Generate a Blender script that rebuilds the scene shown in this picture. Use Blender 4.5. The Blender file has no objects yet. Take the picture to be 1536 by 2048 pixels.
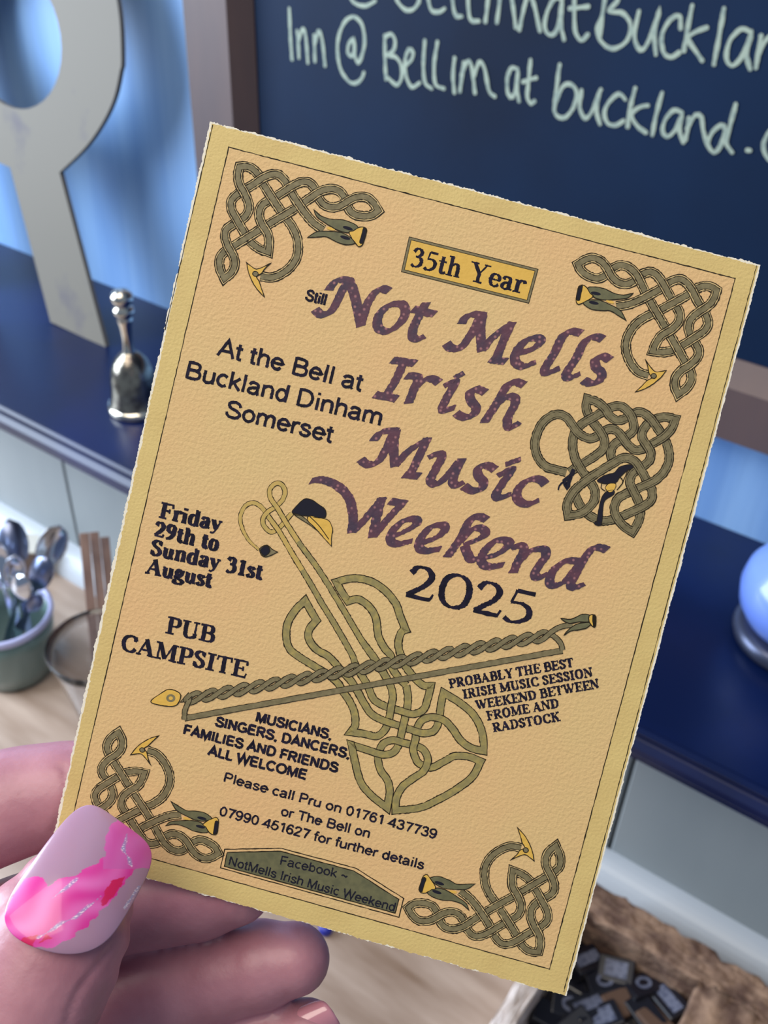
import bpy, bmesh, math, random
import numpy as np
from mathutils import Vector, Matrix
from mathutils.geometry import tessellate_polygon
random.seed(7); rng = np.random.default_rng(7)
sc = bpy.context.scene
COL = sc.collection

# ------------------------------------------------------------------ camera
F = 2000.0                       # focal length in pixels of the 1536x2048 frame
def nrm(v): v = np.asarray(v, float); return v/np.linalg.norm(v)
_dn = nrm([-101, 2604, F])       # vanishing point of the plumb lines
_x = np.array([3653., 1651, -2000]); _x = nrm(_x-(_x@_dn)*_dn)   # direction of the shelf
_z = -_dn; _y = np.cross(_z, _x)
M = np.array([_x, _y, _z])       # camera (right, down, forward) -> world
EYE = np.array([0, 0, 1.5])
cam_d = bpy.data.cameras.new('camera'); cam = bpy.data.objects.new('camera', cam_d); COL.objects.link(cam)
R4 = Matrix(((M[0][0], -M[0][1], -M[0][2]), (M[1][0], -M[1][1], -M[1][2]), (M[2][0], -M[2][1], -M[2][2]))).to_4x4()
cam.matrix_world = Matrix.Translation(EYE) @ R4
cam_d.sensor_fit = 'VERTICAL'; cam_d.sensor_height = 36; cam_d.sensor_width = 27
cam_d.lens = F/2048*36; cam_d.clip_start = 0.01; cam_d.clip_end = 20
cam_d.dof.use_dof = True; cam_d.dof.focus_distance = 0.134; cam_d.dof.aperture_fstop = 46
sc.camera = cam

# ------------------------------------------------------------------ light
w = bpy.data.worlds.new('daylit_room'); sc.world = w; w.use_nodes = True
bg = w.node_tree.nodes['Background']; bg.inputs[0].default_value = (0.60, 0.75, 1.0, 1); bg.inputs[1].default_value = 0.28
def area(name, loc, target, size, power, col, sy=None):
    l = bpy.data.lights.new(name, 'AREA'); l.energy = power; l.color = col; l.size = size
    if sy: l.shape = 'RECTANGLE'; l.size_y = sy
    o = bpy.data.objects.new(name, l); COL.objects.link(o); o.location = loc
    o.rotation_euler = (Vector(target)-Vector(loc)).to_track_quat('-Z', 'Y').to_euler(); return o
area('window_light', (-1.20, -0.14, 1.56), (-0.40, 0.35, 1.15), 0.7, 25, (0.74, 0.86, 1.0), 0.9)
area('room_lamp', (-0.30, -0.42, 2.75), (-0.05, 0.1, 1.4), 1.3, 24, (1.0, 0.90, 0.76))
sc.view_settings.view_transform = 'Standard'; sc.view_settings.look = 'None'
sc.view_settings.gamma = 1; sc.view_settings.use_curve_mapping = False
sc.view_settings.exposure = 0.0

# ------------------------------------------------------------------ helpers
def ray(px, py): return M@nrm([px-768, py-1024, F])
def on_y(px, py, y): r = ray(px, py); return EYE+r*(y/r[1])
def on_z(px, py, z): r = ray(px, py); return EYE+r*((z-1.5)/r[2])
def at_d(px, py, d): return EYE+M@(np.array([(px-768)/F, (py-1024)/F, 1.0])*d)
def s2l(c):
    return tuple((x/12.92 if x <= .04045 else ((x+.055)/1.055)**2.4) for x in [v/255 for v in c])+(1,)
def mat(name, c, rough=.6, noise=None, bump=None, metal=0, coat=0, spec=None, sss=None, trans=0, ior=None, attr=None):
    m = bpy.data.materials.new(name); m.use_nodes = True; t = m.node_tree; N = t.nodes; L = t.links
    b = N['Principled BSDF']; b.inputs['Base Color'].default_value = s2l(c); b.inputs['Roughness'].default_value = rough
    b.inputs['Metallic'].default_value = metal; b.inputs['Coat Weight'].default_value = coat
    b.inputs['Coat Roughness'].default_value = .08
    if spec is not None: b.inputs['Specular IOR Level'].default_value = spec
    if trans: b.inputs['Transmission Weight'].default_value = trans
    if ior: b.inputs['IOR'].default_value = ior
    if sss: b.inputs['Subsurface Weight'].default_value = sss[0]; b.inputs['Subsurface Scale'].default_value = sss[1]; b.inputs['Subsurface Radius'].default_value = (1, .35, .25)
    tc = N.new('ShaderNodeTexCoord'); mp = N.new('ShaderNodeMapping'); L.new(tc.outputs['Object'], mp.inputs[0])
    if attr:
        a = N.new('ShaderNodeVertexColor'); a.layer_name = attr; L.new(a.outputs[0], b.inputs['Base Color'])
    if noise:   # (colour2, scale, (stretch xyz), lo, hi)
        c2, s, st, lo, hi = noise
        mp.inputs['Scale'].default_value = st
        n = N.new('ShaderNodeTexNoise'); n.inputs['Scale'].default_value = s; n.inputs['Detail'].default_value = 6; L.new(mp.outputs[0], n.inputs[0])
        r = N.new('ShaderNodeValToRGB'); r.color_ramp.elements[0].position = lo; r.color_ramp.elements[1].position = hi
        r.color_ramp.elements[0].color = s2l(c); r.color_ramp.elements[1].color = s2l(c2)
        L.new(n.outputs[0], r.inputs[0]); L.new(r.outputs[0], b.inputs['Base Color'])
    if bump:    # (scale, strength, distance)
        n2 = N.new('ShaderNodeTexNoise'); n2.inputs['Scale'].default_value = bump[0]; n2.inputs['Detail'].default_value = 4
        L.new(mp.outputs[0] if noise else tc.outputs['Object'], n2.inputs[0])
        bp = N.new('ShaderNodeBump'); bp.inputs['Strength'].default_value = bump[1]; bp.inputs['Distance'].default_value = bump[2]
        L.new(n2.outputs[0], bp.inputs['Height']); L.new(bp.outputs[0], b.inputs['Normal'])
    return m
def mesh(name, V, Fc, m, parent=None, smooth=False, idx=None):
    me = bpy.data.meshes.new(name); me.from_pydata([tuple(map(float, v)) for v in V], [], Fc)
    for mm in (m if isinstance(m, (list, tuple)) else [m]): me.materials.append(mm)
    if idx is not None: me.polygons.foreach_set('material_index', idx)
    if smooth: me.polygons.foreach_set('use_smooth', [True]*len(me.polygons))
    me.update(); o = bpy.data.objects.new(name, me); COL.objects.link(o)
    if parent: o.parent = parent
    return o
def empty(name, loc, label, cat, group=None, rot=(0, 0, 0)):
    o = bpy.data.objects.new(name, None); COL.objects.link(o); o.location = [float(v) for v in loc]; o.rotation_euler = rot
    o.empty_display_size = .01
    return tag(o, label, cat, group)
def tag(o, label, cat, group=None):
    o['label'] = label; o['category'] = cat
    if group: o['group'] = group
    return o
def box_vf(a, b):
    (x0, y0, z0), (x1, y1, z1) = a, b
    V = [(x0, y0, z0), (x1, y0, z0), (x1, y1, z0), (x0, y1, z0), (x0, y0, z1), (x1, y0, z1), (x1, y1, z1), (x0, y1, z1)]
    return V, [(0, 3, 2, 1), (4, 5, 6, 7), (0, 1, 5, 4), (1, 2, 6, 5), (2, 3, 7, 6), (3, 0, 4, 7)]
def bev(o, wd, seg=2):
    b = o.modifiers.new('bevel', 'BEVEL'); b.width = wd; b.segments = seg; return o
def box(name, a, b, m, parent=None, bevel=0):
    V, Q = box_vf(a, b); c = [(a[i]+b[i])/2 for i in range(3)]
    o = mesh(name, V, Q, m, parent)
    if bevel: bev(o, bevel)
    return o
def lathe(name, prof, m, parent=None, seg=48, loc=(0, 0, 0), wall=False):
    V = []; Q = []; n = len(prof)
    for k in range(seg):
        a = 2*math.pi*k/seg
        for r, z in prof: V.append((loc[0]+r*math.cos(a), loc[1]+r*math.sin(a), loc[2]+z))
    for k in range(seg):
        k2 = (k+1) % seg
        for i in range(n-1): Q.append((k*n+i, k2*n+i, k2*n+i+1, k*n+i+1))
    return mesh(name, V, Q, m, parent, smooth=True)
def extrude_x(name, prof, x0, x1, m, parent=None, smooth=False, seg=1):
    """closed (y,z) profile, anticlockwise seen from -x, drawn out along x"""
    n = len(prof); V = []; Q = []
    for k in range(seg+1):
        x = x0+(x1-x0)*k/seg; V += [(x, y, z) for y, z in prof]
    for k in range(seg):
        for i in range(n): j = (i+1) % n; Q.append((k*n+i, k*n+j, (k+1)*n+j, (k+1)*n+i))
    Q.append(tuple(range(n))[::-1]); Q.append(tuple(range(seg*n, seg*n+n)))
    return mesh(name, V, Q, m, parent, smooth)
def spline(pts, closed=False, step=3.0):
    """Catmull-Rom through pts; a third value marks a sharp corner. returns samples, sharp flags"""
    P = [np.array(p[:2], float) for p in pts]; S = [len(p) > 2 and bool(p[2]) for p in pts]
    n = len(P); out = []; fl = []
    rngs = range(n if closed else n-1)
    for i in rngs:
        a, b = P[i], P[(i+1) % n]
        pa = P[(i-1) % n] if (closed or i > 0) and not S[i] else a*1.0
        pb = P[(i+2) % n] if (closed or i < n-2) and not S[(i+1) % n] else b*1.0
        if S[i] or (not closed and i == 0): pa = a-(b-a)*.5
        if S[(i+1) % n] or (not closed and i == n-2): pb = b+(b-a)*.5
        k = max(2, int(np.linalg.norm(b-a)/step))
        for j in range(k):
            t = j/k
            out.append(.5*((2*a)+(-pa+b)*t+(2*pa-5*a+4*b-pb)*t*t+(-pa+3*a-3*b+pb)*t**3)); fl.append(S[i] and j == 0)
    if not closed: out.append(P[-1]); fl.append(False)
    return np.array(out), fl
def normals(P, closed):
    n = len(P); d = np.roll(P, -1, 0)-P
    if not closed: d[-1] = d[-2]
    L = np.linalg.norm(d, axis=1, keepdims=True); L[L == 0] = 1; d = d/L
    dp = np.roll(d, 1, 0)
    if not closed: dp[0] = d[0]
    n1 = np.stack([-d[:, 1], d[:, 0]], 1); n0 = np.stack([-dp[:, 1], dp[:, 0]], 1)
    m = n0+n1; ml = np.linalg.norm(m, axis=1, keepdims=True); ml[ml < .1] = .1; m = m/ml
    c = np.clip((m*n1).sum(1), .36, 1)
    return m/c[:, None], d
class Ink:
    """collects flat printed shapes lying on one plane, several inks"""
    def __init__(s, ramp=0., stepz=0.): s.V = []; s.Q = []; s.I = []; s.ramp = ramp; s.stepz = stepz; s.cnt = 0.
    def ribbon(s, P, hw, z, mi, closed=False, jit=0.0, cap=False, skew=None):
        P = np.asarray(P, float); n = len(P)
        N, d = normals(P, closed); hw = np.broadcast_to(np.asarray(hw, float), (n,)).copy(); z = np.broadcast_to(np.asarray(z, float), (n,))+np.linspace(0, s.ramp, n)+s.cnt; s.cnt += s.stepz
        mi = np.broadcast_to(np.asarray(mi), (n,))
        if skew is not None: return s._nib(P, hw, z, mi, closed, jit, skew)
        if cap and not closed:
            # round ends
            r = hw[0]; r2 = hw[-1]
            k = 3
            pre = [P[0]-d[0]*r*math.sin(a) for a in (1.3, .9, .45)]; prw = [r*math.cos(a) for a in (1.3, .9, .45)]
            post = [P[-1]+d[-1]*r2*math.sin(a) for a in (.45, .9, 1.3)]; pow_ = [r2*math.cos(a) for a in (.45, .9, 1.3)]
            P = np.vstack([pre, P, post]); N = np.vstack([[N[0]]*3, N, [N[-1]]*3]); hw = np.concatenate([prw, hw, pow_]); mi = np.concatenate([[mi[0]]*3, mi, [mi[-1]]*3]); z = np.concatenate([[z[0]]*3, z, [z[-1]]*3]); n = len(P)
        jl = rng.normal(0, jit, n) if jit else 0; jr = rng.normal(0, jit, n) if jit else 0
        A = P+N*(hw+jl)[:, None]; B = P-N*(hw+jr)[:, None]
        b = len(s.V)
        for i in range(n): s.V.append((A[i][0], A[i][1], z[i])); s.V.append((B[i][0], B[i][1], z[i]))
        for i in range(n if closed else n-1):
            j = (i+1) % n; s.Q.append((b+2*i, b+2*i+1, b+2*j+1, b+2*j)); s.I.append(int(mi[i]))
    def _nib(s, P, hw, z, mi, closed, jit, skew):
        # a broad pen held at a fixed angle: chisel ends, thick and thin
        n = len(P); N, d = normals(P, closed); nv = np.array(skew[:2]); W = skew[2]; k = np.clip((N@nv)*3, -1, 1)[:, None]
        off = N*hw[:, None]+nv*W*k; A = P+off+rng.normal(0, jit, (n, 1))*N; B = P-off+rng.normal(0, jit, (n, 1))*N; b = len(s.V)
        for i in range(n): s.V.append((A[i][0], A[i][1], z[i])); s.V.append((B[i][0], B[i][1], z[i]))
        for i in range(n if closed else n-1): j = (i+1) % n; s.Q.append((b+2*i, b+2*i+1, b+2*j+1, b+2*j)); s.I.append(int(mi[i]))
    def poly(s, P, z, mi):
        b = len(s.V); P = [tuple(p) for p in P]
        for t in tessellate_polygon([[Vector((p[0], p[1], 0)) for p in P]]): s.Q.append(tuple(b+i for i in t)); s.I.append(mi)
        s.V += [(p[0], p[1], z) for p in P]
    def build(s, name, mats, parent):
        V = np.array(s.V); Q = []
        for q in s.Q:   # all faces look up
            a, b, c = V[q[0]], V[q[1]], V[q[-1]]
            ar = sum(V[q[i]][0]*V[q[(i+1) % len(q)]][1]-V[q[(i+1) % len(q)]][0]*V[q[i]][1] for i in range(len(q)))
            Q.append(q if ar > 0 else q[::-1])
        return mesh(name, V, Q, mats, parent, idx=s.I)

# ------------------------------------------------------------------ the setting
SH, CT = 1.104, 0.88            # shelf top and counter top heights
m_wall = mat('blue_painted_boards', (112, 152, 206), .45, noise=((140, 178, 222), 55, (1.0, 1, .05), .3, .75), bump=(60, .35, .002))
m_panel = mat('cream_paint', (138, 146, 150), .5, noise=((150, 157, 160), 12, (1, 1, .3), .3, .7))
m_shelf = mat('navy_gloss_paint', (5, 20, 58), .3, noise=((8, 28, 82), 9, (1, 1, 1), .45, .8), bump=(45, .08, .001), spec=.42)
m_trim = mat('white_gloss_trim', (186, 192, 200), .35)
m_wood = mat('pale_oak', (124, 100, 82), .36, noise=((186, 166, 152), 7, (1.2, 7, 7), .25, .72), bump=(22, .15, .001), coat=.25)
def struct(o): o['kind'] = 'structure'; return o
struct(box('floor', (-3, -2.2, -.1), (2.5, 1.2, 0), mat('floorboards', (120, 95, 75), .6, noise=((150, 120, 95), 5, (1, 8, 1), .3, .7))))
struct(box('wall_back', (-3, .55, .0), (2.5, .65, 2.7), m_wall))
wl = struct(box('wall_lower', (-3, .437, .0), (2.5, .549, SH-.03), m_panel))
for k in range(6):             # the cream boards under the shelf, joints a recessed line
    x0 = -1.163+k*.2675
    box('board', (x0+.0012, .430, CT), (x0+.2675-.0012, .4369, SH-.03), m_panel, wl, bevel=.0015)
tr = [(.43, CT), (.43, CT+.0225)]+[(.43-.0225*math.sin(a), CT+.0225*math.cos(a)) for a in np.linspace(.15, math.pi/2, 9)]
struct(extrude_x('trim_1', tr[::-1], -2.5, 2, m_trim, smooth=False))
# navy shelf with its moulded front edge
sh = empty('shelf', (-.3, .45, SH-.03), 'dark navy gloss painted shelf with a moulded front edge', 'shelf')
sh_top = box('shelf_top', (-1.4, .362, SH-.026), (1.2, .549, SH), m_shelf, None)
lip = [(.37, SH-.0005), (.3605, SH-.0005), (.359, SH-.003), (.3605, SH-.0055), (.364, SH-.0065), (.3635, SH-.008), (.3605, SH-.0095), (.3575, SH-.013), (.3575, SH-.0175), (.3605, SH-.0215), (.364, SH-.0235), (.3655, SH-.0262), (.372, SH-.0262)]
lipo = extrude_x('front_moulding', lip[::-1], -1.4, 1.2, m_shelf)
for o in (sh_top, lipo):
    o.parent = sh; o.matrix_parent_inverse = Matrix.Translation(-sh.location)
# worktop
wt = box('worktop', (-1.6, -.02, CT-.035), (1.3, .43, CT), m_wood)
tag(wt, 'pale oak worktop with streaky grain below the navy shelf', 'worktop')
cab = box('counter_cabinet', (-1.6, .02, 0), (1.3, .43, CT-.035), m_panel); tag(cab, 'cream cabinet carrying the oak worktop', 'cabinet')

# ------------------------------------------------------------------ chalkboard
FY = .530
m_frame = mat('weathered_frame_wood', (76, 66, 71), .5, noise=((96, 78, 76), 9, (2.5, 1, .5), .35, .7), bump=(40, .2, .001))
m_board = mat('blackboard_paint', (5, 23, 48), .6, noise=((8, 38, 72), 5, (1, 1, 1), .35, .8), spec=.2)
m_chalk = mat('chalk_ink', (160, 174, 160), .9, noise=((126, 144, 140), 260, (1, 1, 1), .45, .75))
bd = empty('chalkboard', (-.1, .54, 1.18), 'wood framed dark blue chalkboard with handwritten lines on the blue wall', 'chalkboard')
def wparent(o, p): o.parent = p; o.matrix_parent_inverse = Matrix.Translation(-Vector(p.location)); return o
BX0, BX1, BZ0, BZ1 = -.537, .42, 1.1775, 1.95
IW = .0395; IB = .0335
def rail(name, pts):
    # frame member: outer face quad then the inner bevel; pts = outer a,b then inner a,b (x,z)
    (ax, az), (bx, bz), (cx, cz), (dx, dz) = pts      # a,b outer edge ; d,c inner edge
    ccx, ccz = cen = ((BX0+BX1)/2, (BZ0+BZ1)/2)
    def inn(x, z, k): return (x+(1 if x < ccx else -1)*k, z+(1 if z < ccz else -1)*k)
    ix, iz = inn(dx, dz, .012); jx, jz = inn(cx, cz, .012)
    V = [(ax, FY, az), (bx, FY, bz), (cx, FY, cz), (dx, FY, dz), (ax, .5485, az), (bx, .5485, bz), (jx, .5435, jz), (ix, .5435, iz), (jx, .5485, jz), (ix, .5485, iz)]
    Q = [(0, 1, 2, 3), (1, 0, 4, 5), (3, 2, 6, 7), (7, 6, 8, 9), (5, 4, 9, 8), (0, 3, 7, 9, 4), (2, 1, 5, 8, 6)]
    o = mesh(name, V, Q, m_frame); bm = bmesh.new(); bm.from_mesh(o.data); bmesh.ops.recalc_face_normals(bm, faces=bm.faces); bm.to_mesh(o.data); bm.free()
    return wparent(o, bd)
O = [(BX0, BZ0), (BX1, BZ0), (BX1, BZ1), (BX0, BZ1)]; I = [(BX0+IW, BZ0+IB), (BX1-IW, BZ0+IB), (BX1-IW, BZ1-IB), (BX0+IW, BZ1-IB)]
for nm, i in (('bottom_rail', 0), ('right_stile', 1), ('top_rail', 2), ('left_stile', 3)):
    j = (i+1) % 4; rail(nm, (O[i], O[j], I[j], I[i]))
wparent(box('board_face', (BX0+IW+.008, .5445, BZ0+IB+.008), (BX1-IW-.008, .5484, BZ1-IB-.008), m_board), bd)
def chalk(name, off, sc_, strokes, hw=.00116):
    k = Ink(2e-5, 3e-5)
    for st in strokes:
        closed = len(st) > 3 and st[0] == st[-1]
        P = np.array([(off[0]+p[0]/sc_, off[1]+p[1]/sc_) for p in st])
        W = np.array([on_y(p[0], p[1], .5442)[[0, 2]] for p in P])
        s, _ = spline([tuple(v*1000) for v in W], False, 1.2)
        if len(st) == 1: continue
        k.ribbon(s/1000, hw*(1+.12*np.sin(np.arange(len(s))*.7+rng.random()*6)), 0, 0, jit=hw*.06, cap=True)
    V = [(v[0], .5442-v[2], v[1]) for v in k.V]
    return wparent(mesh(name, V, [q for q in k.Q], m_chalk), bd)
c4 = ((340, 0), 2.3273); c5 = ((960, 0), 2.6667)
chalk('chalk_word', *c4, [[(555, 40), (560, 160), (568, 276)], [(592, 145), (597, 200), (600, 270)], [(600, 185), (618, 135), (632, 170), (642, 292)], [(672, 165), (675, 285)], [(678, 195), (692, 145), (708, 180), (722, 305)]])
chalk('chalk_word', *c4, [[(852, 182), (832, 205), (828, 245), (845, 262), (860, 235), (858, 190), (860, 255), (874, 292), (893, 260), (906, 190), (892, 112), (852, 78), (808, 110), (780, 200), (790, 310), (828, 375), (862, 388), (890, 368), (903, 338)]])
chalk('chalk_word', *c4, [[(1000, 165), (1000, 260), (1005, 370)], [(1000, 172), (1030, 158), (1048, 190), (1040, 235), (1012, 256), (1050, 265), (1076, 305), (1078, 360), (1055, 395), (1015, 362)], [(1092, 305), (1122, 280), (1132, 245), (1112, 230), (1094, 280), (1098, 350), (1125, 405), (1162, 385)], [(1186, 190), (1180, 300), (1188, 385), (1218, 412)], [(1245, 195), (1230, 300), (1236, 390), (1275, 412)], [(1325, 270), (1318, 350), (1324, 430)], [(1368, 290), (1350, 425)], [(1356, 350), (1385, 285), (1405, 310), (1420, 432)], [(1418, 350), (1440, 288), (1465, 320), (1485, 420), (1512, 448)]])
chalk('chalk_word', *c5, [[(200, 370), (168, 362), (145, 420), (150, 500), (175, 515), (195, 455), (202, 380), (195, 460), (208, 540)], [(270, 320), (258, 440), (252, 520), (272, 552), (290, 540)], [(230, 436), (300, 415)]])
chalk('chalk_word', *c5, [[(425, 345), (408, 470), (395, 590)], [(405, 540), (440, 465), (480, 448), (515, 490), (500, 570), (455, 625), (415, 622), (396, 592)], [(542, 482), (532, 570), (560, 630), (600, 590), (635, 495), (645, 478)], [(635, 500), (622, 590), (640, 662)], [(775, 530), (742, 500), (692, 540), (664, 600), (680, 655), (722, 668), (765, 645)], [(828, 470), (800, 580), (788, 675)], [(895, 562), (850, 572), (808, 612), (840, 672), (885, 706)], [(972, 495), (938, 620), (920, 720)], [(1078, 600), (1035, 587), (988, 640), (975, 700), (1000, 728), (1040, 695), (1078, 620), (1064, 690), (1085, 760)], [(1115, 630), (1108, 690), (1095, 745)], [(1106, 685), (1150, 612), (1182, 625), (1192, 695), (1215, 770), (1248, 812), (1282, 780), (1308, 690), (1285, 668), (1240, 705), (1215, 760)], [(1365, 555), (1332, 680), (1314, 760), (1345, 812)], [(1428, 800), (1440, 802)]])
chalk('chalk_word', *c5, [[(1600, 690), (1560, 690), (1525, 730), (1512, 790), (1540, 850), (1600, 870)]])
chalk('chalk_word', *c4, [[(880, -60), (845, -20), (850, 5), (880, 24), (915, 26), (955, 5)], [(1050, -90), (1052, -10), (1090, 42), (1130, 44), (1160, 0), (1130, -40), (1060, -45)], [(1200, -20), (1215, 45), (1250, 56), (1278, 40)], [(1305, -100), (1325, 60), (1358, 76)], [(1385, -90), (1395, 80), (1438, 98)], [(1482, -20), (1470, 100)]])
chalk('chalk_word', *c5, [[(45, -30), (40, 40), (28, 115)], [(108, -30), (102, 30), (90, 120)], [(168, -30), (180, 60), (190, 145)], [(210, 158), (238, 30), (262, -30), (290, 30), (320, 165)], [(440, 0), (400, -10), (360, 60), (345, 140), (370, 185), (410, 160), (438, 20), (432, 120), (448, 210)], [(505, -60), (503, 80), (510, 170), (540, 215), (575, 185)], [(480, 45), (578, 35)]])
chalk('chalk_word', *c5, [[(670, -30), (650, 100), (642, 190)], [(675, -40), (720, -50), (735, 0), (690, 58), (760, 70), (803, 130), (785, 215), (710, 260), (645, 220), (625, 150), (645, 100)], [(848, 60), (825, 170), (835, 240), (868, 265), (912, 190), (952, 70), (930, 180), (938, 290)], [(1070, 150), (1065, 85), (1015, 105), (970, 190), (980, 280), (1020, 305), (1062, 280)], [(1132, 30), (1108, 150), (1088, 270)], [(1208, 148), (1150, 170), (1110, 205), (1150, 270), (1185, 322)], [(1302, 45), (1275, 200), (1248, 342)], [(1448, 172), (1392, 155), (1332, 220), (1315, 310), (1345, 350), (1395, 305), (1445, 190), (1422, 290), (1442, 368)], [(1500, 190), (1472, 362)], [(1485, 290), (1530, 210), (1580, 200), (1600, 380)]])
# ------------------------------------------------------------------ the card
f_ = F
def homog(src, dst):
    A = []
    for (x, y), (u, v) in zip(src, dst):
        A.append([x, y, 1, 0, 0, 0, -u*x, -u*y, -u]); A.append([0, 0, 0, x, y, 1, -v*x, -v*y, -v])
    return np.linalg.svd(np.array(A, float))[2][-1].reshape(3, 3)
CORN = [(420, 243), (1521, 530), (1133, 1992), (100, 1702)]
h = homog([(0, 0), (1, 0), (1, 1), (0, 1)], [((x-768)/F, (y-1024)/F) for x, y in CORN])
if h[2, 2] < 0: h = -h
CW = .074
ax_, ay_, t0 = h.T; k_ = CW/np.linalg.norm(ax_); t0 = t0*k_
ax_ = nrm(ax_); ay_ = nrm(ay_-(ay_@ax_)*ax_); an_ = np.cross(ax_, ay_)      # camera frame: right, down, away
CO = t0+(ax_*.5*CW)+(ay_*.5*CW*1.37)                                       # card centre, camera frame
def C(px, py):
    r = np.array([(px-768)/F, (py-1024)/F, 1.0]); t = (CO@an_)/(r@an_); p = r*t-CO
    return np.array([p@ax_, -(p@ay_)])
def card_d(px, py):
    r = np.array([(px-768)/F, (py-1024)/F, 1.0]); return (CO@an_)/(r@an_)
def CL(pts, off=(0, 0), s=1.0):
    o = []
    for p in pts:
        q = C(off[0]+p[0]/s, off[1]+p[1]/s); o.append((q[0], q[1])+tuple(p[2:]))
    return o
Xw, Yw, Zw = M@ax_, -(M@ay_), -(M@an_); cc = EYE+M@CO
card = empty('event_card', cc, 'yellow festival card with knotwork corners and a fiddle emblem held in the hand', 'card')
card.matrix_world = Matrix(((Xw[0], Yw[0], Zw[0], cc[0]), (Xw[1], Yw[1], Zw[1], cc[1]), (Xw[2], Yw[2], Zw[2], cc[2]), (0, 0, 0, 1)))
PX = .134/F                     # metres per photo pixel on the card
U = 1e-6
m_white = mat('white_card_core', (250, 244, 226), .8)
m_yel = mat('yellow_print', (229, 203, 132), .62, noise=((221, 193, 124), 160, (1, 1, 1), .35, .7), bump=(2600, .35, .0002))
m_org = mat('apricot_print', (234, 192, 136), .62, noise=((229, 197, 137), 40, (1, 1, 1), .35, .65), bump=(2200, .45, .00022))
m_ink = mat('black_ink', (24, 22, 38), .7, spec=.2, noise=((40, 34, 58), 900, (1, 1, 1), .4, .7), bump=(1300, .3, .0002))
m_line = mat('brown_black_ink', (40, 34, 24), .7, spec=.2)
m_olv = mat('olive_ink', (138, 127, 92), .6, noise=((118, 108, 76), 1300, (1, 1, 1), .35, .65), bump=(1300, .3, .0002))
m_olg = mat('moss_gold_ink', (150, 138, 88), .6, noise=((184, 164, 92), 1100, (1, 1, 1), .45, .75), bump=(1300, .3, .0002))
m_gap = mat('pale_gap_ink', (214, 188, 132), .6)
m_gold = mat('gold_ink', (233, 188, 84), .6, bump=(1300, .3, .0002))
m_navy = mat('dark_blue_ink', (32, 32, 46), .7, spec=.2)
m_sage = mat('sage_ink', (116, 114, 80), .6, noise=((98, 98, 70), 900, (1, 1, 1), .35, .65))
m_pgold = mat('pale_gold_ink', (208, 176, 98), .6, noise=((184, 164, 92), 1100, (1, 1, 1), .45, .75))
INKS = [m_line, m_gap, m_olv, m_gold, m_navy, m_olg, m_sage, m_ink, m_pgold]
# title ink: plum with small pink dots
m_plum = mat('plum_title_ink', (98, 60, 76), .6, noise=((70, 54, 74), 420, (1, 1, 1), .4, .65), bump=(1300, .3, .0002))
_t = m_plum.node_tree; _N = _t.nodes; _b = _N['Principled BSDF']; _src = _b.inputs['Base Color'].links[0].from_socket
_v = _N.new('ShaderNodeTexVoronoi'); _v.inputs['Scale'].default_value = 1250; _v.inputs['Randomness'].default_value = .55; _t.links.new(_N['Texture Coordinate'].outputs['Object'], _v.inputs[0])
_r = _N.new('ShaderNodeValToRGB'); _r.color_ramp.elements[0].position = .10; _r.color_ramp.elements[1].position = .30; _r.color_ramp.elements[0].color = (1, 1, 1, 1); _r.color_ramp.elements[1].color = (0, 0, 0, 1)
_m = _N.new('ShaderNodeMix'); _m.data_type = 'RGBA'; _m.inputs['B'].default_value = s2l((168, 118, 120)) if False else (0, 0, 0, 1)
_m.inputs[7].default_value = s2l((168, 116, 120)); _t.links.new(_v.outputs['Distance'], _r.inputs[0]); _t.links.new(_r.outputs[0], _m.inputs[0]); _t.links.new(_src, _m.inputs[6]); _t.links.new(_m.outputs[2], _b.inputs['Base Color'])

def edge_pts(corners, offs, jit, step=4.0, out=1):
    """outline through photo corners, each side moved inwards by offs px, ragged by jit px"""
    cen = np.mean(corners, 0); P = []; n = 4; L = []
    for i in range(4):
        a = np.array(corners[i], float); b = np.array(corners[(i+1) % 4], float); d = nrm(b-a); nn = np.array([-d[1], d[0]])
        if nn@(cen-a) < 0: nn = -nn
        L.append((a+nn*offs[i], d, nn))
    def isect(l1, l2):
        A = np.array([l1[1], -l2[1]]).T; t = np.linalg.solve(A, l2[0]-l1[0]); return l1[0]+l1[1]*t[0]
    K = [isect(L[i-1], L[i]) for i in range(4)]
    for i in range(4):
        a, b = K[i], K[(i+1) % 4]; m = int(np.linalg.norm(b-a)/step); w = 0
        for j in range(m):
            w = .75*w+.25*rng.normal(0, 1)*2
            e = min(1, j/4, (m-j)/4)
            P.append(a+(b-a)*j/m+L[i][2]*(w+rng.normal(0, .5))*jit[i]*e)
    return P
# paper core: real thickness
core = edge_pts(CORN, (0, 0, 0, 0), (1.3, .7, 1.0, 1.1), 3.0)
cp = [C(*p) for p in core]; n = len(cp); TH = .00032
V = [(p[0], p[1], 0) for p in cp]+[(p[0], p[1], -TH) for p in cp]; Q = [(i, (i+1) % n, n+(i+1) % n, n+i) for i in range(n)]
tri = [tuple(t) for t in tessellate_polygon([[Vector((p[0], p[1], 0)) for p in cp]])]
Q += tri+[tuple(n+i for i in t[::-1]) for t in tri]
pap = mesh('paper', V, Q, m_white, card); bm = bmesh.new(); bm.from_mesh(pap.data); bmesh.ops.recalc_face_normals(bm, faces=bm.faces); bm.to_mesh(pap.data); bm.free()
k = Ink(); k.poly([C(*p) for p in edge_pts(CORN, (3.2, 3.4, .2, 4.6), (.9, .5, 1.0, .9), 3.0)], 12*U, 0); k.build('yellow_border', [m_yel], card)
INN = [(457.5, 294.5), (1470, 557), (1099, 1938), (137, 1671)]
k = Ink(); k.poly([C(*p) for p in INN], 20*U, 0); k.build('apricot_panel', [m_org], card)
k = Ink()
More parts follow.
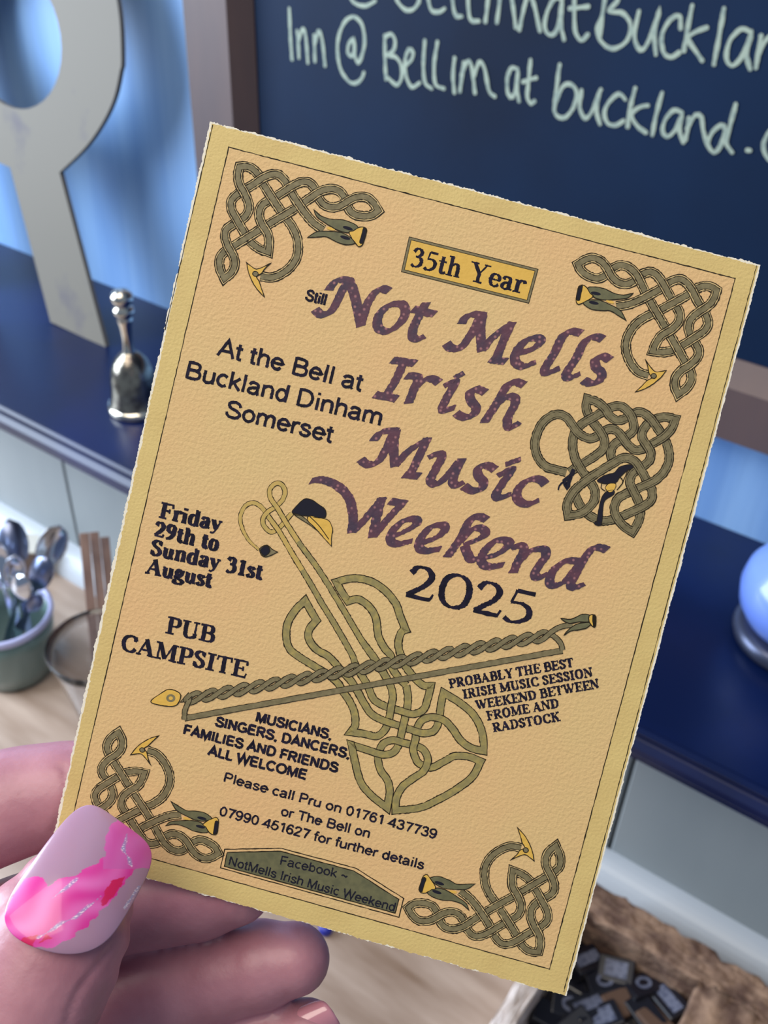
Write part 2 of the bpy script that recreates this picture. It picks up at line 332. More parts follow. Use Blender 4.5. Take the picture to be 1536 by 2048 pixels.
s, _ = spline([tuple(C(*p)*1e4)+(1,) for p in INN], True, 5); k.ribbon(s/1e4, .95*PX, 30*U, 0, closed=True, jit=.28*PX)
for a, b in (((1513.5, 531), (1127, 1984)), ((425.5, 250), (330, 660))):
    s, _ = spline([tuple(C(*a)*1e4), tuple(C(*b)*1e4)], False, 5); k.ribbon(s/1e4, .8*PX, 30*U, 0, jit=.3*PX)
k.build('border_line', [m_line], card)

# ---- interlaced ribbons
def crossings(Ss, closed):
    """Ss: list of sample arrays; returns per strand list of (index, id, point)"""
    segs = []
    for si, S in enumerate(Ss):
        n = len(S) if closed[si] else len(S)-1
        for i in range(n): segs.append((si, i, S[i], S[(i+1) % len(S)]))
    A = np.array([s[2] for s in segs]); B = np.array([s[3] for s in segs]); D = B-A
    res = [[] for _ in Ss]; cid = 0
    for i in range(len(segs)):
        r = D[i]; qp = A[i+1:]-A[i]; s_ = D[i+1:]
        den = r[0]*s_[:, 1]-r[1]*s_[:, 0]; den = np.where(abs(den) < 1e-18, 1e-18, den)
        t = (qp[:, 0]*s_[:, 1]-qp[:, 1]*s_[:, 0])/den; u = (qp[:, 0]*r[1]-qp[:, 1]*r[0])/den
        for j in np.where((t >= 0) & (t < 1) & (u >= 0) & (u < 1))[0]:
            k2 = i+1+j
            if segs[k2][0] == segs[i][0]:
                dd = abs(segs[k2][1]-segs[i][1]); nn = len(Ss[segs[i][0]])
                if dd < 4 or (closed[segs[i][0]] and nn-dd < 4): continue
            res[segs[i][0]].append((segs[i][1]+t[j], cid)); res[segs[k2][0]].append((segs[k2][1]+u[j], cid)); cid += 1
    return [sorted(r) for r in res]
def weave(Ss, closed, first=1):
    X = crossings(Ss, closed); got = {}; Z = []
    for S, xs in zip(Ss, X):
        sg = []; cur = first
        for q, (t, c) in enumerate(xs):
            if q == 0 and c in got: cur = -got[c]
            if c in got and -got[c] != cur: cur = -got[c]
            sg.append((t, cur)); got.setdefault(c, cur); cur = -cur
        n = len(S)
        if not sg: Z.append(np.zeros(n)); continue
        ts = [t for t, _ in sg]; vs = [v for _, v in sg]
        z = np.interp(np.arange(n), ts, vs); Z.append(np.sin(z*math.pi/2))
    return Z
KN = dict(h=9*U, base=58*U)
def knot(ink, strands, style, closed=None, first=1, wscale=1.0, step=.00022, zb=None, wf=None, mf=None):
    """strands: local points in metres (with optional sharp flag)"""
    closed = closed or [False]*len(strands)
    Ss = [spline([(p[0]*1e4, p[1]*1e4)+tuple(p[2:]) for p in st], c, step*1e4)[0]/1e4 for st, c in zip(strands, closed)]
    Z = weave(Ss, closed, first); zb = KN['base'] if zb is None else zb
    for si, (S, z, c) in enumerate(zip(Ss, Z, closed)):
        arc = np.concatenate([[0], np.cumsum(np.linalg.norm(np.diff(S, axis=0), axis=1))])/PX
        for li, (w, mi, j) in enumerate(style):
            ww = w
            if wf: q = np.interp(arc, *wf[si]); ww = w*q+(1-q)*.55*(1 if li == 0 else 0)
            if mf and li == len(style)-1: mi = np.where(arc < mf[si], 8, mi)
            ink.ribbon(S, ww*PX*wscale, zb+z*KN['h']+li*3*U, mi, closed=c, jit=j*PX)
    return Ss
ST_KNOT = [(9.9, 0, .45), (8.0, 1, .15), (6.5, 0, .45), (4.9, 2, .3)]
ST_GREY = [(9.3, 0, .45), (7.6, 2, .15), (5.3, 0, .3), (4.4, 2, .25)]
ST_FID = [(8.3, 0, .35), (6.5, 5, .2)]
ST_BOW = [(5.7, 0, .3), (4.2, 2, .15)]
def blob(ink, P, mi, z, line=1.0, col=0, sharp=False):
    """filled outline with a drawn edge; P local points"""
    s = spline([(p[0]*1e4, p[1]*1e4)+((1,) if sharp else tuple(p[2:])) for p in P], True, 3)[0]/1e4
    ink.poly(s, z, mi)
    if line: ink.ribbon(s, line*PX, z+3*U, col, closed=True, jit=.2*PX)
def ell(c, a, b, rot=0, n=14):
    cr, sr = math.cos(rot), math.sin(rot)
    return [(c[0]+a*math.cos(t)*cr-b*math.sin(t)*sr, c[1]+a*math.cos(t)*sr+b*math.sin(t)*cr) for t in np.linspace(0, 2*math.pi, n, endpoint=False)]
# corner motif traced in the frame of the upper right corner (crop pixels, 4.8 per photo pixel)
T = 1
MOT = [(800, 1255), (700, 1215), (630, 1130), (590, 1030), (585, 940), (610, 860), (670, 770), (750, 705), (840, 660), (930, 615), (1050, 550), (1180, 475), (1260, 420), (1340, 395), (1400, 402), (1455, 435, T), (1432, 510), (1380, 580), (1290, 640), (1215, 705), (1185, 780), (1205, 870), (1255, 950), (1285, 1020), (1265, 1085), (1200, 1150), (1110, 1210), (1060, 1280), (1055, 1360), (1085, 1435, T), (1165, 1375), (1212, 1290), (1200, 1210), (1150, 1120), (1060, 960), (970, 800), (880, 650), (800, 510), (735, 380), (680, 280), (610, 215), (530, 195), (460, 225), (400, 280), (340, 315), (280, 318), (200, 285), (150, 240), (125, 185, T), (190, 145), (270, 125), (350, 160), (405, 225), (450, 305), (515, 362), (590, 375), (655, 350), (710, 305), (760, 272), (820, 260), (880, 290), (940, 370), (1000, 480), (1060, 580), (1100, 660), (1085, 745), (1020, 812), (925, 870), (875, 940), (842, 1018, T), (940, 1030), (1040, 1010), (1140, 955), (1250, 885), (1330, 830), (1372, 760), (1355, 680), (1310, 600), (1262, 520), (1210, 420), (1150, 350), (1090, 328), (1020, 350), (960, 388), (900, 430), (800, 485), (700, 535), (600, 572), (490, 588)]
M_LOB1 = [(215, 415), (270, 402), (370, 418), (460, 460), (560, 482), (655, 462, T), (600, 508), (500, 522), (380, 528), (290, 510), (240, 470)]
M_LOB2 = [(172, 558), (240, 530), (330, 532), (420, 568), (520, 622), (555, 665), (582, 722, T), (500, 672), (430, 632), (340, 630), (240, 612)]
M_YEL = [(165, 385), (205, 405), (240, 465), (270, 490), (230, 525), (170, 555), (130, 572), (105, 545), (112, 480), (130, 400)]
M_MOU = [(138, 402), (166, 396), (152, 465), (138, 530), (108, 524), (116, 460)]
M_EYE1 = (295, 466, 48, 16, .2); M_EYE2 = (275, 556, 48, 16, .2)
M_CLAW = [(972, 1205, T), (905, 1216), (862, 1215), (815, 1165), (770, 1100, T), (795, 1170), (805, 1235), (835, 1275), (790, 1300), (740, 1350), (672, 1412, T), (770, 1378), (850, 1330), (915, 1275)]
M_NECK = [(440, 555), (480, 560), (520, 600), (560, 625)]
KEY = [(85, 165), (1505, 395), (1080, 1495), (795, 1050), (130, 485), (672, 1412)]
def keyed(dst, off, s):
    A = []; B = []
    for kx, d in zip(KEY, dst):
        if d is None: continue
        a = C(1130+kx[0]/4.8, 490+kx[1]/4.8); b = C(off[0]+d[0]/s, off[1]+d[1]/s)
        A.append([a[0], a[1], 1]); B.append(b)
    X = np.linalg.lstsq(np.array(A), np.array(B), rcond=None)[0]
    return lambda p: (np.array([p[0], p[1], 1])@X)
def corner(mapf, lab, first):
    k = Ink()
    def m(pts): return [tuple(mapf(C(1130+p[0]/4.8, 490+p[1]/4.8)))+tuple(p[2:]) for p in pts]
    knot(k, [m(MOT)], ST_KNOT, first=first)
    b = 92*U
    for P, mi, z in ((M_LOB1, 6, b), (M_LOB2, 6, b), (M_YEL, 3, b+8*U), (M_MOU, 4, b+14*U), (M_CLAW, 3, b)): blob(k, m(P), mi, z, .9)
    blob(k, m(ell((432, 545), 40, 14, .3)), 3, b-3*U, 0)
    for e in (M_EYE1, M_EYE2): blob(k, m(ell(e[:2], e[2], e[3], e[4])), 4, b+9*U, 0)
    blob(k, m(ell((850, 1258), 26, 24)), 2, b+9*U, .9)
    o = k.build('corner_knot', INKS, card); o['label'] = lab; return o
corner(lambda p: np.array(p[:2]), 'olive knotwork beast in the upper right corner', -1)
corner(keyed([(1465, 525), (230, 88), (100, 1150), (530, 922), (1315, 750), (460, 1250)], (420, 300), 4.2667), 'olive knotwork beast in the upper left corner', -1)
corner(keyed([(1445, 1435), None, (390, 128), (718, 550), (1410, 1135), (803, 205)], (160, 1430), 5.12), 'olive knotwork beast beside the thumb', -1)
corner(keyed([(85, 735), (1245, 1175), (1395, 175), (980, 375), (225, 545), (1050, 65)], (790, 1640), 4.2667), 'olive knotwork beast in the lower right corner', -1)
# ---- round medallion
o3 = (1050, 780); s3 = 4.8
k = Ink()
A1 = [(395, 790), (300, 765), (200, 735), (125, 650), (95, 540), (110, 430), (165, 320), (250, 250), (330, 235), (400, 265), (450, 330), (500, 400), (560, 445), (640, 465), (720, 425), (800, 375), (870, 385), (925, 440), (980, 515), (1050, 575), (1130, 565), (1230, 510), (1330, 450), (1405, 370), (1442, 278, T), (1330, 260), (1220, 292), (1140, 370), (1120, 450), (1160, 520), (1205, 600), (1190, 680), (1110, 745), (1035, 800), (1005, 880), (1040, 970), (1085, 1060), (1105, 1150), (1090, 1260), (1030, 1362, T), (950, 1310), (880, 1220), (855, 1130), (890, 1045), (960, 1000), (1060, 955), (1150, 915), (1250, 865), (1330, 790), (1380, 680), (1372, 550), (1320, 440), (1260, 350), (1195, 265), (1110, 212), (1040, 225), (960, 275), (880, 290), (810, 245), (770, 180), (690, 115), (600, 85, T), (588, 180), (640, 290), (705, 375), (755, 460), (755, 550), (690, 620), (580, 690), (490, 745), (425, 790)]
A2 = [(845, 690), (822, 610), (850, 530), (950, 460), (1035, 390), (1040, 310), (1000, 220), (920, 155), (830, 165), (740, 212), (640, 270), (540, 330), (475, 410), (455, 520), (475, 640), (530, 750), (600, 850), (665, 950), (668, 1050), (610, 1130), (530, 1185), (415, 1205, T), (405, 1090), (470, 970), (570, 880), (700, 790), (850, 700), (950, 650), (1045, 680), (1115, 775), (1175, 880), (1220, 970), (1210, 1055), (1130, 1120), (1000, 1180), (870, 1235), (740, 1255), (620, 1205), (530, 1110), (480, 1000)]
knot(k, [CL(A1, o3, s3), CL(A2, o3, s3)], ST_GREY, first=1)
b = 92*U
k.ribbon(spline([(p[0]*1e4, p[1]*1e4) for p in CL([(470, 760), (430, 830), (380, 870), (400, 930), (440, 830)], o3, s3)], False, 3)[0]/1e4, 4*PX, b, 4, jit=.8*PX)
k.ribbon(spline([(p[0]*1e4, p[1]*1e4) for p in CL([(370, 880), (330, 920), (320, 960)], o3, s3)], False, 3)[0]/1e4, 1.6*PX, b, 4, jit=.4*PX)
for P, mi, z in (([(690, 870), (760, 820), (860, 790), (900, 740), (1000, 715), (1040, 740), (960, 790), (900, 850), (870, 890), (760, 900)], 4, b),
                 ([(770, 940), (800, 900), (870, 900), (860, 950), (810, 985)], 3, b+4*U),
                 ([(735, 1280), (690, 1290), (700, 1180), (725, 1060), (755, 1000), (790, 970), (850, 960), (855, 1000), (790, 1040), (755, 1080), (745, 1180)], 4, b+2*U),
                 ([(660, 1280), (700, 1250), (740, 1290), (700, 1305)], 4, b)): blob(k, CL(P, o3, s3), mi, z, .6)
for st in ([(740, 880), (730, 940), (770, 970)], [(900, 830), (940, 880), (880, 960)], [(990, 760), (930, 900)]):
    k.ribbon(spline([(p[0]*1e4, p[1]*1e4) for p in CL(st, o3, s3)], False, 3)[0]/1e4, .9*PX, b+5*U, 0, jit=.2*PX)
k.build('round_knot', INKS, card)['label'] = 'grey olive round knot around a small dark figure'
# ---- fiddle emblem
def c6(p): return (460+p[0]/4.042, 940+p[1]/4.042)
def c7(p): return (640+p[0]/4.267, 1300+p[1]/4.267)
def f6(L): return [c6(p)+tuple(p[2:]) for p in L]
def f7(L): return [c7(p)+tuple(p[2:]) for p in L]
N1 = f6([(235, 645), (150, 565), (95, 460), (85, 370), (125, 290), (190, 265), (255, 300), (320, 390), (400, 500), (500, 670), (640, 900), (750, 1090), (860, 1270), (985, 1490)])
LO = [(330, 370), (380, 460), (440, 545), (540, 600), (660, 640), (780, 680), (880, 708), (970, 690), (1010, 620), (1022, 550), (1035, 450), (1055, 365, T), (1180, 440), (1300, 540), (1370, 660), (1395, 780), (1395, 860, T), (1290, 835), (1200, 770), (1130, 670), (1060, 600), (960, 572), (870, 600), (825, 680), (815, 760), (795, 850), (830, 950), (890, 990), (960, 1000), (1050, 955), (1150, 905), (1270, 910), (1370, 950, T), (1300, 1080), (1160, 1190), (1000, 1280), (850, 1345), (645, 1368, T), (650, 1270), (700, 1170), (800, 1090), (885, 1030), (920, 940), (895, 865), (840, 825), (720, 792), (620, 768), (540, 800), (508, 860), (495, 930), (520, 1030), (575, 1110), (595, 1210), (572, 1345, T), (440, 1240), (350, 1130), (305, 980), (270, 810, T), (400, 850), (530, 890), (620, 875), (670, 810), (695, 710), (720, 600), (745, 490), (750, 390), (735, 300)]
W1 = N1+f7([(310, 140), (400, 290), (460, 420), (560, 480), (680, 515), (790, 545), (880, 510), (918, 420), (945, 305, T), (880, 300), (810, 240), (725, 130), (690, 40)])+f6([(1375, 1480), (1360, 1400), (1385, 1310), (1420, 1290, T), (1375, 1180), (1340, 1080), (1260, 980), (1150, 905), (1030, 875), (930, 885), (860, 905, T), (900, 980), (955, 1060, T), (1040, 1045), (1130, 1110), (1180, 1200), (1200, 1340), (1250, 1440), (1300, 1500)])+f7([(600, 120), (660, 220), (735, 300)])
W2 = f6([(500, 350), (440, 420), (395, 470), (330, 500), (275, 450), (268, 390), (310, 335), (370, 295), (425, 240), (445, 170), (415, 115), (365, 110), (322, 160), (330, 230), (385, 310), (450, 420), (560, 590), (720, 810), (900, 1100), (1060, 1370), (1160, 1510)])+f7([(520, 160), (590, 280), (620, 380), (605, 500), (580, 620), (545, 690), (480, 735), (380, 715), (262, 700, T), (300, 640), (295, 540), (260, 450), (200, 360), (110, 240)])+f6([(560, 1510), (480, 1440), (455, 1340), (470, 1230), (530, 1130), (608, 1055, T), (650, 1130), (700, 1215, T), (640, 1290), (640, 1370), (700, 1450), (800, 1510)])+f7([(180, 170), (270, 270), (330, 370)])
k = Ink()
W2 = W2+f7(LO[1:])
gold_n = 26
knot(k, [CL(W1), CL(W2)], ST_FID, first=-1, zb=58*U, wf=[([0, 60, 160, 260, 490, 530], [.35, .5, .62, .72, .8, 1]), ([0, 60, 200, 300, 560, 600], [.6, .6, .6, .7, .8, 1])], mf=[290, 330])
# the neck ends shade to gold: a gold core on the loop over the head
for P in (f6([(235, 645), (150, 565), (95, 460), (85, 370), (125, 290), (190, 265), (255, 300), (320, 390), (400, 500), (480, 640)]), f6([(500, 350), (440, 420), (395, 470), (330, 500), (275, 450), (268, 390), (310, 335), (370, 295), (425, 240), (445, 170), (415, 115), (365, 110), (322, 160), (330, 230), (385, 310), (450, 420), (520, 530)])):
    pass
k.build('fiddle_emblem', INKS, card)['label'] = 'moss gold fiddle drawn in interlaced bands'
k = Ink(); b = 100*U
for P, mi, z in ((f6([(500, 340), (550, 280), (600, 235), (660, 240), (720, 280), (770, 320), (770, 380), (700, 385), (620, 370), (540, 365)]), 4, b),
                 (f6([(640, 370), (740, 390), (800, 410), (830, 480), (820, 540), (820, 615, T), (770, 560), (690, 470), (630, 410)]), 3, b+3*U),
                 (f6([(510, 350), (580, 370), (660, 440), (720, 500), (640, 440), (560, 390)]), 2, b),
                 (f6([(240, 640), (300, 605), (340, 640), (385, 662, T), (330, 690), (270, 700)]), 2, b),
                 (f6([(245, 645), (300, 610), (325, 655), (280, 695)]), 4, b+6*U)): blob(k, CL(P), mi, z, .8)
k.ribbon(spline([(p[0]*1e4, p[1]*1e4) for p in CL(f6([(640, 370), (720, 450), (800, 560)]))], False, 3)[0]/1e4, .9*PX, b+8*U, 0)
k.build('fiddle_scroll_head', INKS, card)['label'] = 'dark capped beak head and arrow tail of the fiddle'
# ---- bow with a plaited stick
k = Ink()
pL, pR = np.array([372., 1398.]), np.array([1092., 1271.]); ax2 = nrm(pR-pL); n2 = np.array([-ax2[1], ax2[0]]); Lb = np.linalg.norm(pR-pL)
def braid(ph):
    out = []
    for t in np.arange(0, Lb+.1, 5.3333):
        c = pL+ax2*(t-7*math.sin(math.pi*t/32+ph))+n2*(8.4*math.sin(math.pi*t/32+ph)); out.append(tuple(c))
    return out
def c8(p): return (290+p[0]/3.268, 1200+p[1]/3.268)
def cb(p): return (700+p[0]/3.012, 1200+p[1]/3.012)
S1 = [c8((300, 615))]+braid(0)+[cb((1215, 190)), cb((1270, 160)), cb((1340, 148))]
S2 = [c8((330, 610))][::-1]+braid(math.pi)
S2 = [c8((258, 780))+(T,), c8((262, 720)), c8((290, 650))]+braid(math.pi)+[cb((1225, 215)), cb((1265, 255)), cb((1280, 300))+(T,)]
S2 = [tuple(p) for p in S2]; S2[-1] = S2[-1]
low = [cb((1280, 303)), c8((258, 772))]
KN['h'] = 6*U
knot(k, [CL(S1), CL(S2)], ST_BOW, first=1, zb=112*U, step=.00016)
s = spline([tuple(C(*low[0])*1e4), tuple(C(*low[1])*1e4)], False, 4)[0]/1e4
k.ribbon(s, 6.3*PX, 98*U, 0, jit=.3*PX); k.ribbon(s, 5.1*PX, 101*U, 2, jit=.1*PX)
b = 120*U
blob(k, CL([c8(p) for p in [(40, 665), (100, 612), (160, 582), (225, 605), (232, 640), (205, 685), (140, 692)]]), 3, b, .9)
blob(k, CL([c8(p) for p in ell((170, 640), 30, 26)]), 2, b+6*U, 0); blob(k, CL([c8(p) for p in ell((170, 640), 14, 12)]), 3, b+9*U, 0)
for P, mi, z in (([(1270, 110), (1330, 115), (1400, 85), (1450, 95), (1440, 130), (1380, 130), (1320, 140)], 6, b), ([(1290, 210), (1330, 165), (1380, 140), (1450, 135), (1430, 165), (1370, 180), (1330, 185)], 6, b), ([(1440, 92), (1475, 90), (1478, 130), (1465, 160), (1440, 130)], 3, b+6*U), ([(1462, 92), (1480, 100), (1478, 155), (1466, 158)], 0, b+9*U)): blob(k, CL([cb(p) for p in P]), mi, z, 1.0)
k.build('bow_emblem', INKS, card)['label'] = 'plaited fiddle bow lying across the fiddle'
KN['h'] = 9*U
# ---- year plate and banner
k = Ink(); P = [(818, 473), (1077, 538), (1058, 607.5), (802, 544)]
def quad(off): return [C(*p) for p in edge_pts(P, (off,)*4, (0,)*4, 6)]
for of, mi, z in ((0, 0, 40), (1.4, 2, 43), (5.2, 0, 46), (6.4, 3, 49)): k.poly(quad(of), z*U, mi)
k.build('year_plate', INKS, card)['label'] = 'gold plate framed in olive below the top border'
k = Ink(); off = (340, 1400); bs = 2.648
BN = [(290, 790, T), (590, 785, T), (985, 890, T), (1238, 1050, T), (1212, 1150, T), (268, 888, T)]
s = spline([(p[0]*1e4, p[1]*1e4, 1) for p in CL(BN, off, bs)], True, 5)[0]/1e4; cen = s.mean(0)
k.ribbon(s, 1.0*PX, 40*U, 0, closed=True, jit=.25*PX)
BI = [(303, 806, T), (585, 800, T), (975, 905, T), (1212, 1055, T), (1192, 1128, T), (288, 880, T)]
s = spline([(p[0]*1e4, p[1]*1e4, 1) for p in CL(BI, off, bs)], True, 5)[0]/1e4
k.poly(s, 42*U, 6); k.ribbon(s, 1.0*PX, 46*U, 0, closed=True, jit=.25*PX)
k.build('olive_banner', INKS, card)['label'] = 'olive banner at the foot of the card'
# ------------------------------------------------------------------ lettering
def nibw(P, W, t, ang, closed=False):
    _, d = normals(P, closed); a = math.radians(ang); return (t+(W-t)*np.abs(d[:, 0]*math.sin(a)-d[:, 1]*math.cos(a)))/2
# plum title in a broad-nib italic, traced in photo crops
cA = ((600, 470), 2.3631); cB = ((600, 680), 2.4)
T1 = {'title_word Not': (cA, [[(72, 350), (95, 375), (135, 370), (170, 325), (200, 262), (228, 215)], [(135, 262), (160, 225), (195, 210), (240, 218)], [(232, 212), (262, 300), (288, 432)], [(286, 430), (310, 345), (345, 282), (385, 255), (422, 264)],
   [(455, 325), (405, 342), (368, 390), (372, 440), (410, 455), (465, 425), (498, 370), (488, 332), (455, 325)], [(598, 318), (563, 380), (532, 450), (535, 485), (560, 492), (590, 478)], [(532, 350), (638, 374)]]),
 'title_word Mells': (cA, [[(690, 512), (715, 535), (755, 535), (795, 490), (830, 430), (855, 380)], [(762, 420), (785, 388), (820, 374), (872, 382)], [(862, 372), (852, 450), (860, 550)], [(858, 548), (915, 480), (1005, 412)], [(1003, 412), (965, 490), (925, 590)], [(897, 588), (975, 598)],
   [(1030, 560), (1095, 540), (1137, 505), (1120, 486), (1065, 500), (1020, 555), (1018, 600), (1055, 622), (1115, 600)], [(1330, 465), (1282, 455), (1240, 482), (1200, 560), (1158, 630), (1168, 652), (1228, 628)], [(1432, 492), (1385, 480), (1340, 512), (1300, 590), (1258, 655), (1272, 675), (1325, 655)],
   [(1465, 592), (1430, 572), (1395, 590), (1398, 622), (1425, 655), (1412, 690), (1375, 702), (1338, 685)]]),
 'title_word Irish': (cB, [[(500, 105), (460, 190), (412, 272)], [(440, 96), (555, 112)], [(358, 262), (465, 282)], [(508, 172), (565, 178), (550, 230), (520, 305)], [(540, 240), (590, 195), (632, 185), (668, 205)],
   [(690, 222), (745, 200), (700, 285), (685, 335), (745, 325)], [(740, 182), (788, 158)], [(890, 252), (850, 235), (815, 255), (820, 290), (845, 325), (830, 360), (790, 372), (748, 350)], [(1077, 215), (1030, 200), (990, 225), (940, 310), (882, 398)], [(925, 325), (985, 275), (1030, 278), (1028, 315), (998, 370), (995, 410), (1012, 420), (1055, 395)]]),
 'title_word Music': (cB, [[(290, 572), (320, 597), (365, 590), (405, 540), (448, 445)], [(352, 485), (380, 448), (425, 435), (468, 438)], [(460, 432), (450, 500), (455, 608)], [(453, 606), (525, 530), (620, 470)], [(612, 468), (580, 540), (528, 648)], [(497, 645), (575, 654)],
   [(615, 565), (660, 545), (680, 560), (645, 630), (625, 672), (650, 692), (695, 665), (765, 580)], [(778, 568), (740, 650), (735, 688), (755, 697), (788, 682)], [(937, 622), (892, 600), (855, 615), (855, 650), (882, 685), (865, 717), (825, 722), (785, 700)],
   [(948, 652), (1015, 620), (970, 690), (940, 738), (955, 757), (1015, 738)], [(985, 598), (1060, 570)], [(1178, 692), (1140, 665), (1080, 680), (1040, 730), (1050, 772), (1090, 788), (1148, 768)]]),
 'title_word Weekend': (cB, [[(50, 676), (110, 672), (180, 700), (235, 760), (255, 850), (248, 925)], [(250, 925), (320, 850), (400, 755)], [(392, 755), (370, 840), (345, 948)], [(347, 948), (420, 860), (490, 785)], [(430, 773), (508, 786)],
   [(450, 940), (510, 915), (562, 880), (550, 858), (495, 868), (445, 915), (435, 962), (470, 980), (540, 962)], [(585, 972), (650, 950), (695, 912), (685, 888), (632, 895), (585, 942), (572, 992), (602, 1012), (675, 1002)],
   [(897, 862), (850, 845), (815, 865), (770, 950), (705, 1042)], [(757, 975), (830, 905), (882, 910), (880, 942), (785, 985)], [(788, 985), (805, 1030), (822, 1055), (855, 1050)], [(885, 1045), (950, 1025), (1002, 985), (992, 962), (935, 965), (882, 1018), (872, 1065), (905, 1088), (978, 1078)],
   [(1012, 1002), (1050, 985), (1075, 1000), (1045, 1065), (1022, 1118)], [(1045, 1065), (1105, 1012), (1168, 1003), (1178, 1035), (1142, 1090), (1125, 1125), (1142, 1140), (1188, 1122)],
   [(1345, 1062), (1275, 1060), (1212, 1110), (1198, 1160), (1222, 1178), (1280, 1150), (1340, 1075)], [(1475, 1008), (1420, 993), (1375, 1030), (1320, 1130), (1298, 1172), (1320, 1188), (1365, 1168)]])}
for nm, ((off, s_), strokes) in T1.items():
    k = Ink(1.5*U, 2.2*U); _d = nrm(C(900, 900+900*.25)-C(0, 900)); _a = math.radians(38); nib = (_d[0]*math.cos(_a)-_d[1]*math.sin(_a), _d[0]*math.sin(_a)+_d[1]*math.cos(_a), 5.6*PX)
    for st in strokes:
        closed = len(st) > 3 and st[0] == st[-1]
        pts = st[:-1] if closed else st
        S = spline([(p[0]*1e4, p[1]*1e4) for p in CL(pts, off, s_)], closed, 2.2)[0]/1e4
        k.ribbon(S, 4.5*PX, 60*U, 0, closed=closed, jit=.5*PX, skew=nib)
    k.build(nm.split()[0], [m_plum], card)
# serif capitals and lower case, drawn as pen strokes: s stem, h hair, n thick when upright / thin when level
def Sf(*xs, y=0.): return [('h', [(a, y+(.025 if y < .5 else -.025)), (b_, y+(.025 if y < .5 else -.025))]) for a, b_ in xs]
G = {}
def g(ch, adv, *st):
    o = []
    for s_ in st:
        if isinstance(s_, list): o += s_
        else: o.append(s_)
    G[ch] = (adv, o)
def st(x, y0=0, y1=1): return ('s', [(x, y0), (x, y1)])
g('A', .76, ('h', [(.10, .0), (.37, .98)]), ('s', [(.35, 1), (.62, 0)]), ('h', [(.2, .33), (.5, .33)]), Sf((.0, .22), (.46, .76)))
g('B', .68, st(.2), ('n', [(.2, .97), (.42, .97), (.53, .87), (.53, .65), (.42, .54), (.2, .53)]), ('n', [(.2, .53), (.45, .52), (.58, .4), (.58, .15), (.45, .03), (.2, .03)]), Sf((.03, .25), y=1), Sf((.03, .25)))
g('C', .72, ('n', [(.64, .7), (.58, .9), (.4, .97), (.2, .82), (.14, .5), (.22, .16), (.42, .02), (.58, .08), (.67, .25)]), ('h', [(.645, .66), (.645, .98)]))
g('D', .76, st(.2), ('n', [(.2, .97), (.42, .96), (.6, .78), (.63, .5), (.58, .2), (.42, .04), (.2, .03)]), Sf((.03, .3), y=1), Sf((.03, .3)))
g('E', .67, st(.2), ('h', [(.2, .97), (.6, .97), (.62, .74)]), ('h', [(.2, .52), (.46, .52)]), ('h', [(.47, .38), (.47, .66)]), ('h', [(.2, .03), (.6, .03), (.65, .27)]), Sf((.03, .3), y=1), Sf((.03, .3)))
g('F', .62, st(.2), ('h', [(.2, .97), (.58, .97), (.6, .74)]), ('h', [(.2, .52), (.45, .52)]), ('h', [(.46, .38), (.46, .66)]), Sf((.03, .3), y=1), Sf((.03, .38)))
g('H', .8, st(.19), st(.61), ('h', [(.19, .5), (.61, .5)]), Sf((.02, .36), (.44, .78), y=1), Sf((.02, .36), (.44, .78)))
g('I', .4, st(.2), Sf((.02, .38), y=1), Sf((.02, .38)))
g('K', .78, st(.19), ('h', [(.24, .42), (.62, .97)]), ('s', [(.36, .58), (.64, .02)]), Sf((.02, .36), (.48, .76), y=1), Sf((.02, .36), (.48, .8)))
g('L', .66, st(.2), ('h', [(.2, .03), (.58, .03), (.64, .3)]), Sf((.03, .38), y=1), Sf((.03, .3)))
g('M', .95, ('h', [(.15, 0), (.15, 1)]), ('s', [(.17, 1), (.45, .05)]), ('h', [(.45, .05), (.74, 1)]), st(.78), Sf((.0, .25), (.72, .95), y=1), Sf((.0, .3), (.62, .95)))
g('N', .76, ('h', [(.14, 0), (.14, 1)]), ('s', [(.13, 1), (.62, .03)]), ('h', [(.62, 0), (.62, 1)]), Sf((.0, .2), (.49, .76), y=1), Sf((.0, .28)))
g('O', .78, ('nc', [(.39, .98), (.2, .85), (.14, .5), (.2, .15), (.39, .02), (.58, .15), (.64, .5), (.58, .85)]))
g('P', .64, st(.2), ('n', [(.2, .97), (.42, .96), (.54, .85), (.54, .6), (.42, .48), (.2, .47)]), Sf((.03, .25), y=1), Sf((.03, .38)))
g('R', .74, st(.2), ('n', [(.2, .97), (.42, .96), (.54, .86), (.54, .63), (.42, .52), (.2, .51)]), ('s', [(.36, .5), (.62, .02)]), Sf((.03, .25), y=1), Sf((.03, .36), (.58, .74)))
g('S', .58, ('n', [(.47, .78), (.38, .95), (.24, .95), (.13, .8), (.2, .62), (.4, .43), (.47, .22), (.36, .04), (.22, .04), (.1, .24)]), ('h', [(.475, .68), (.475, .98)]), ('h', [(.095, .02), (.095, .33)]))
g('T', .68, st(.34), ('h', [(.04, .72), (.06, .97), (.62, .97), (.64, .72)]), Sf((.2, .48)))
g('U', .76, ('n', [(.2, .98), (.2, .3), (.28, .05), (.43, .02), (.58, .12), (.6, .3)]), ('h', [(.6, .3), (.6, .98)]), Sf((.03, .37), (.48, .74), y=1))
g('W', 1.02, ('s', [(.14, 1), (.36, .02)]), ('h', [(.36, .02), (.55, .9)]), ('s', [(.48, 1), (.7, .02)]), ('h', [(.7, .02), (.93, 1)]), Sf((.0, .3), (.38, .62), (.82, 1.02), y=1))
g('Y', .72, ('s', [(.14, 1), (.38, .48)]), ('h', [(.38, .48), (.62, 1)]), st(.38, 0, .5), Sf((.0, .3), (.5, .74), y=1), Sf((.22, .54)))
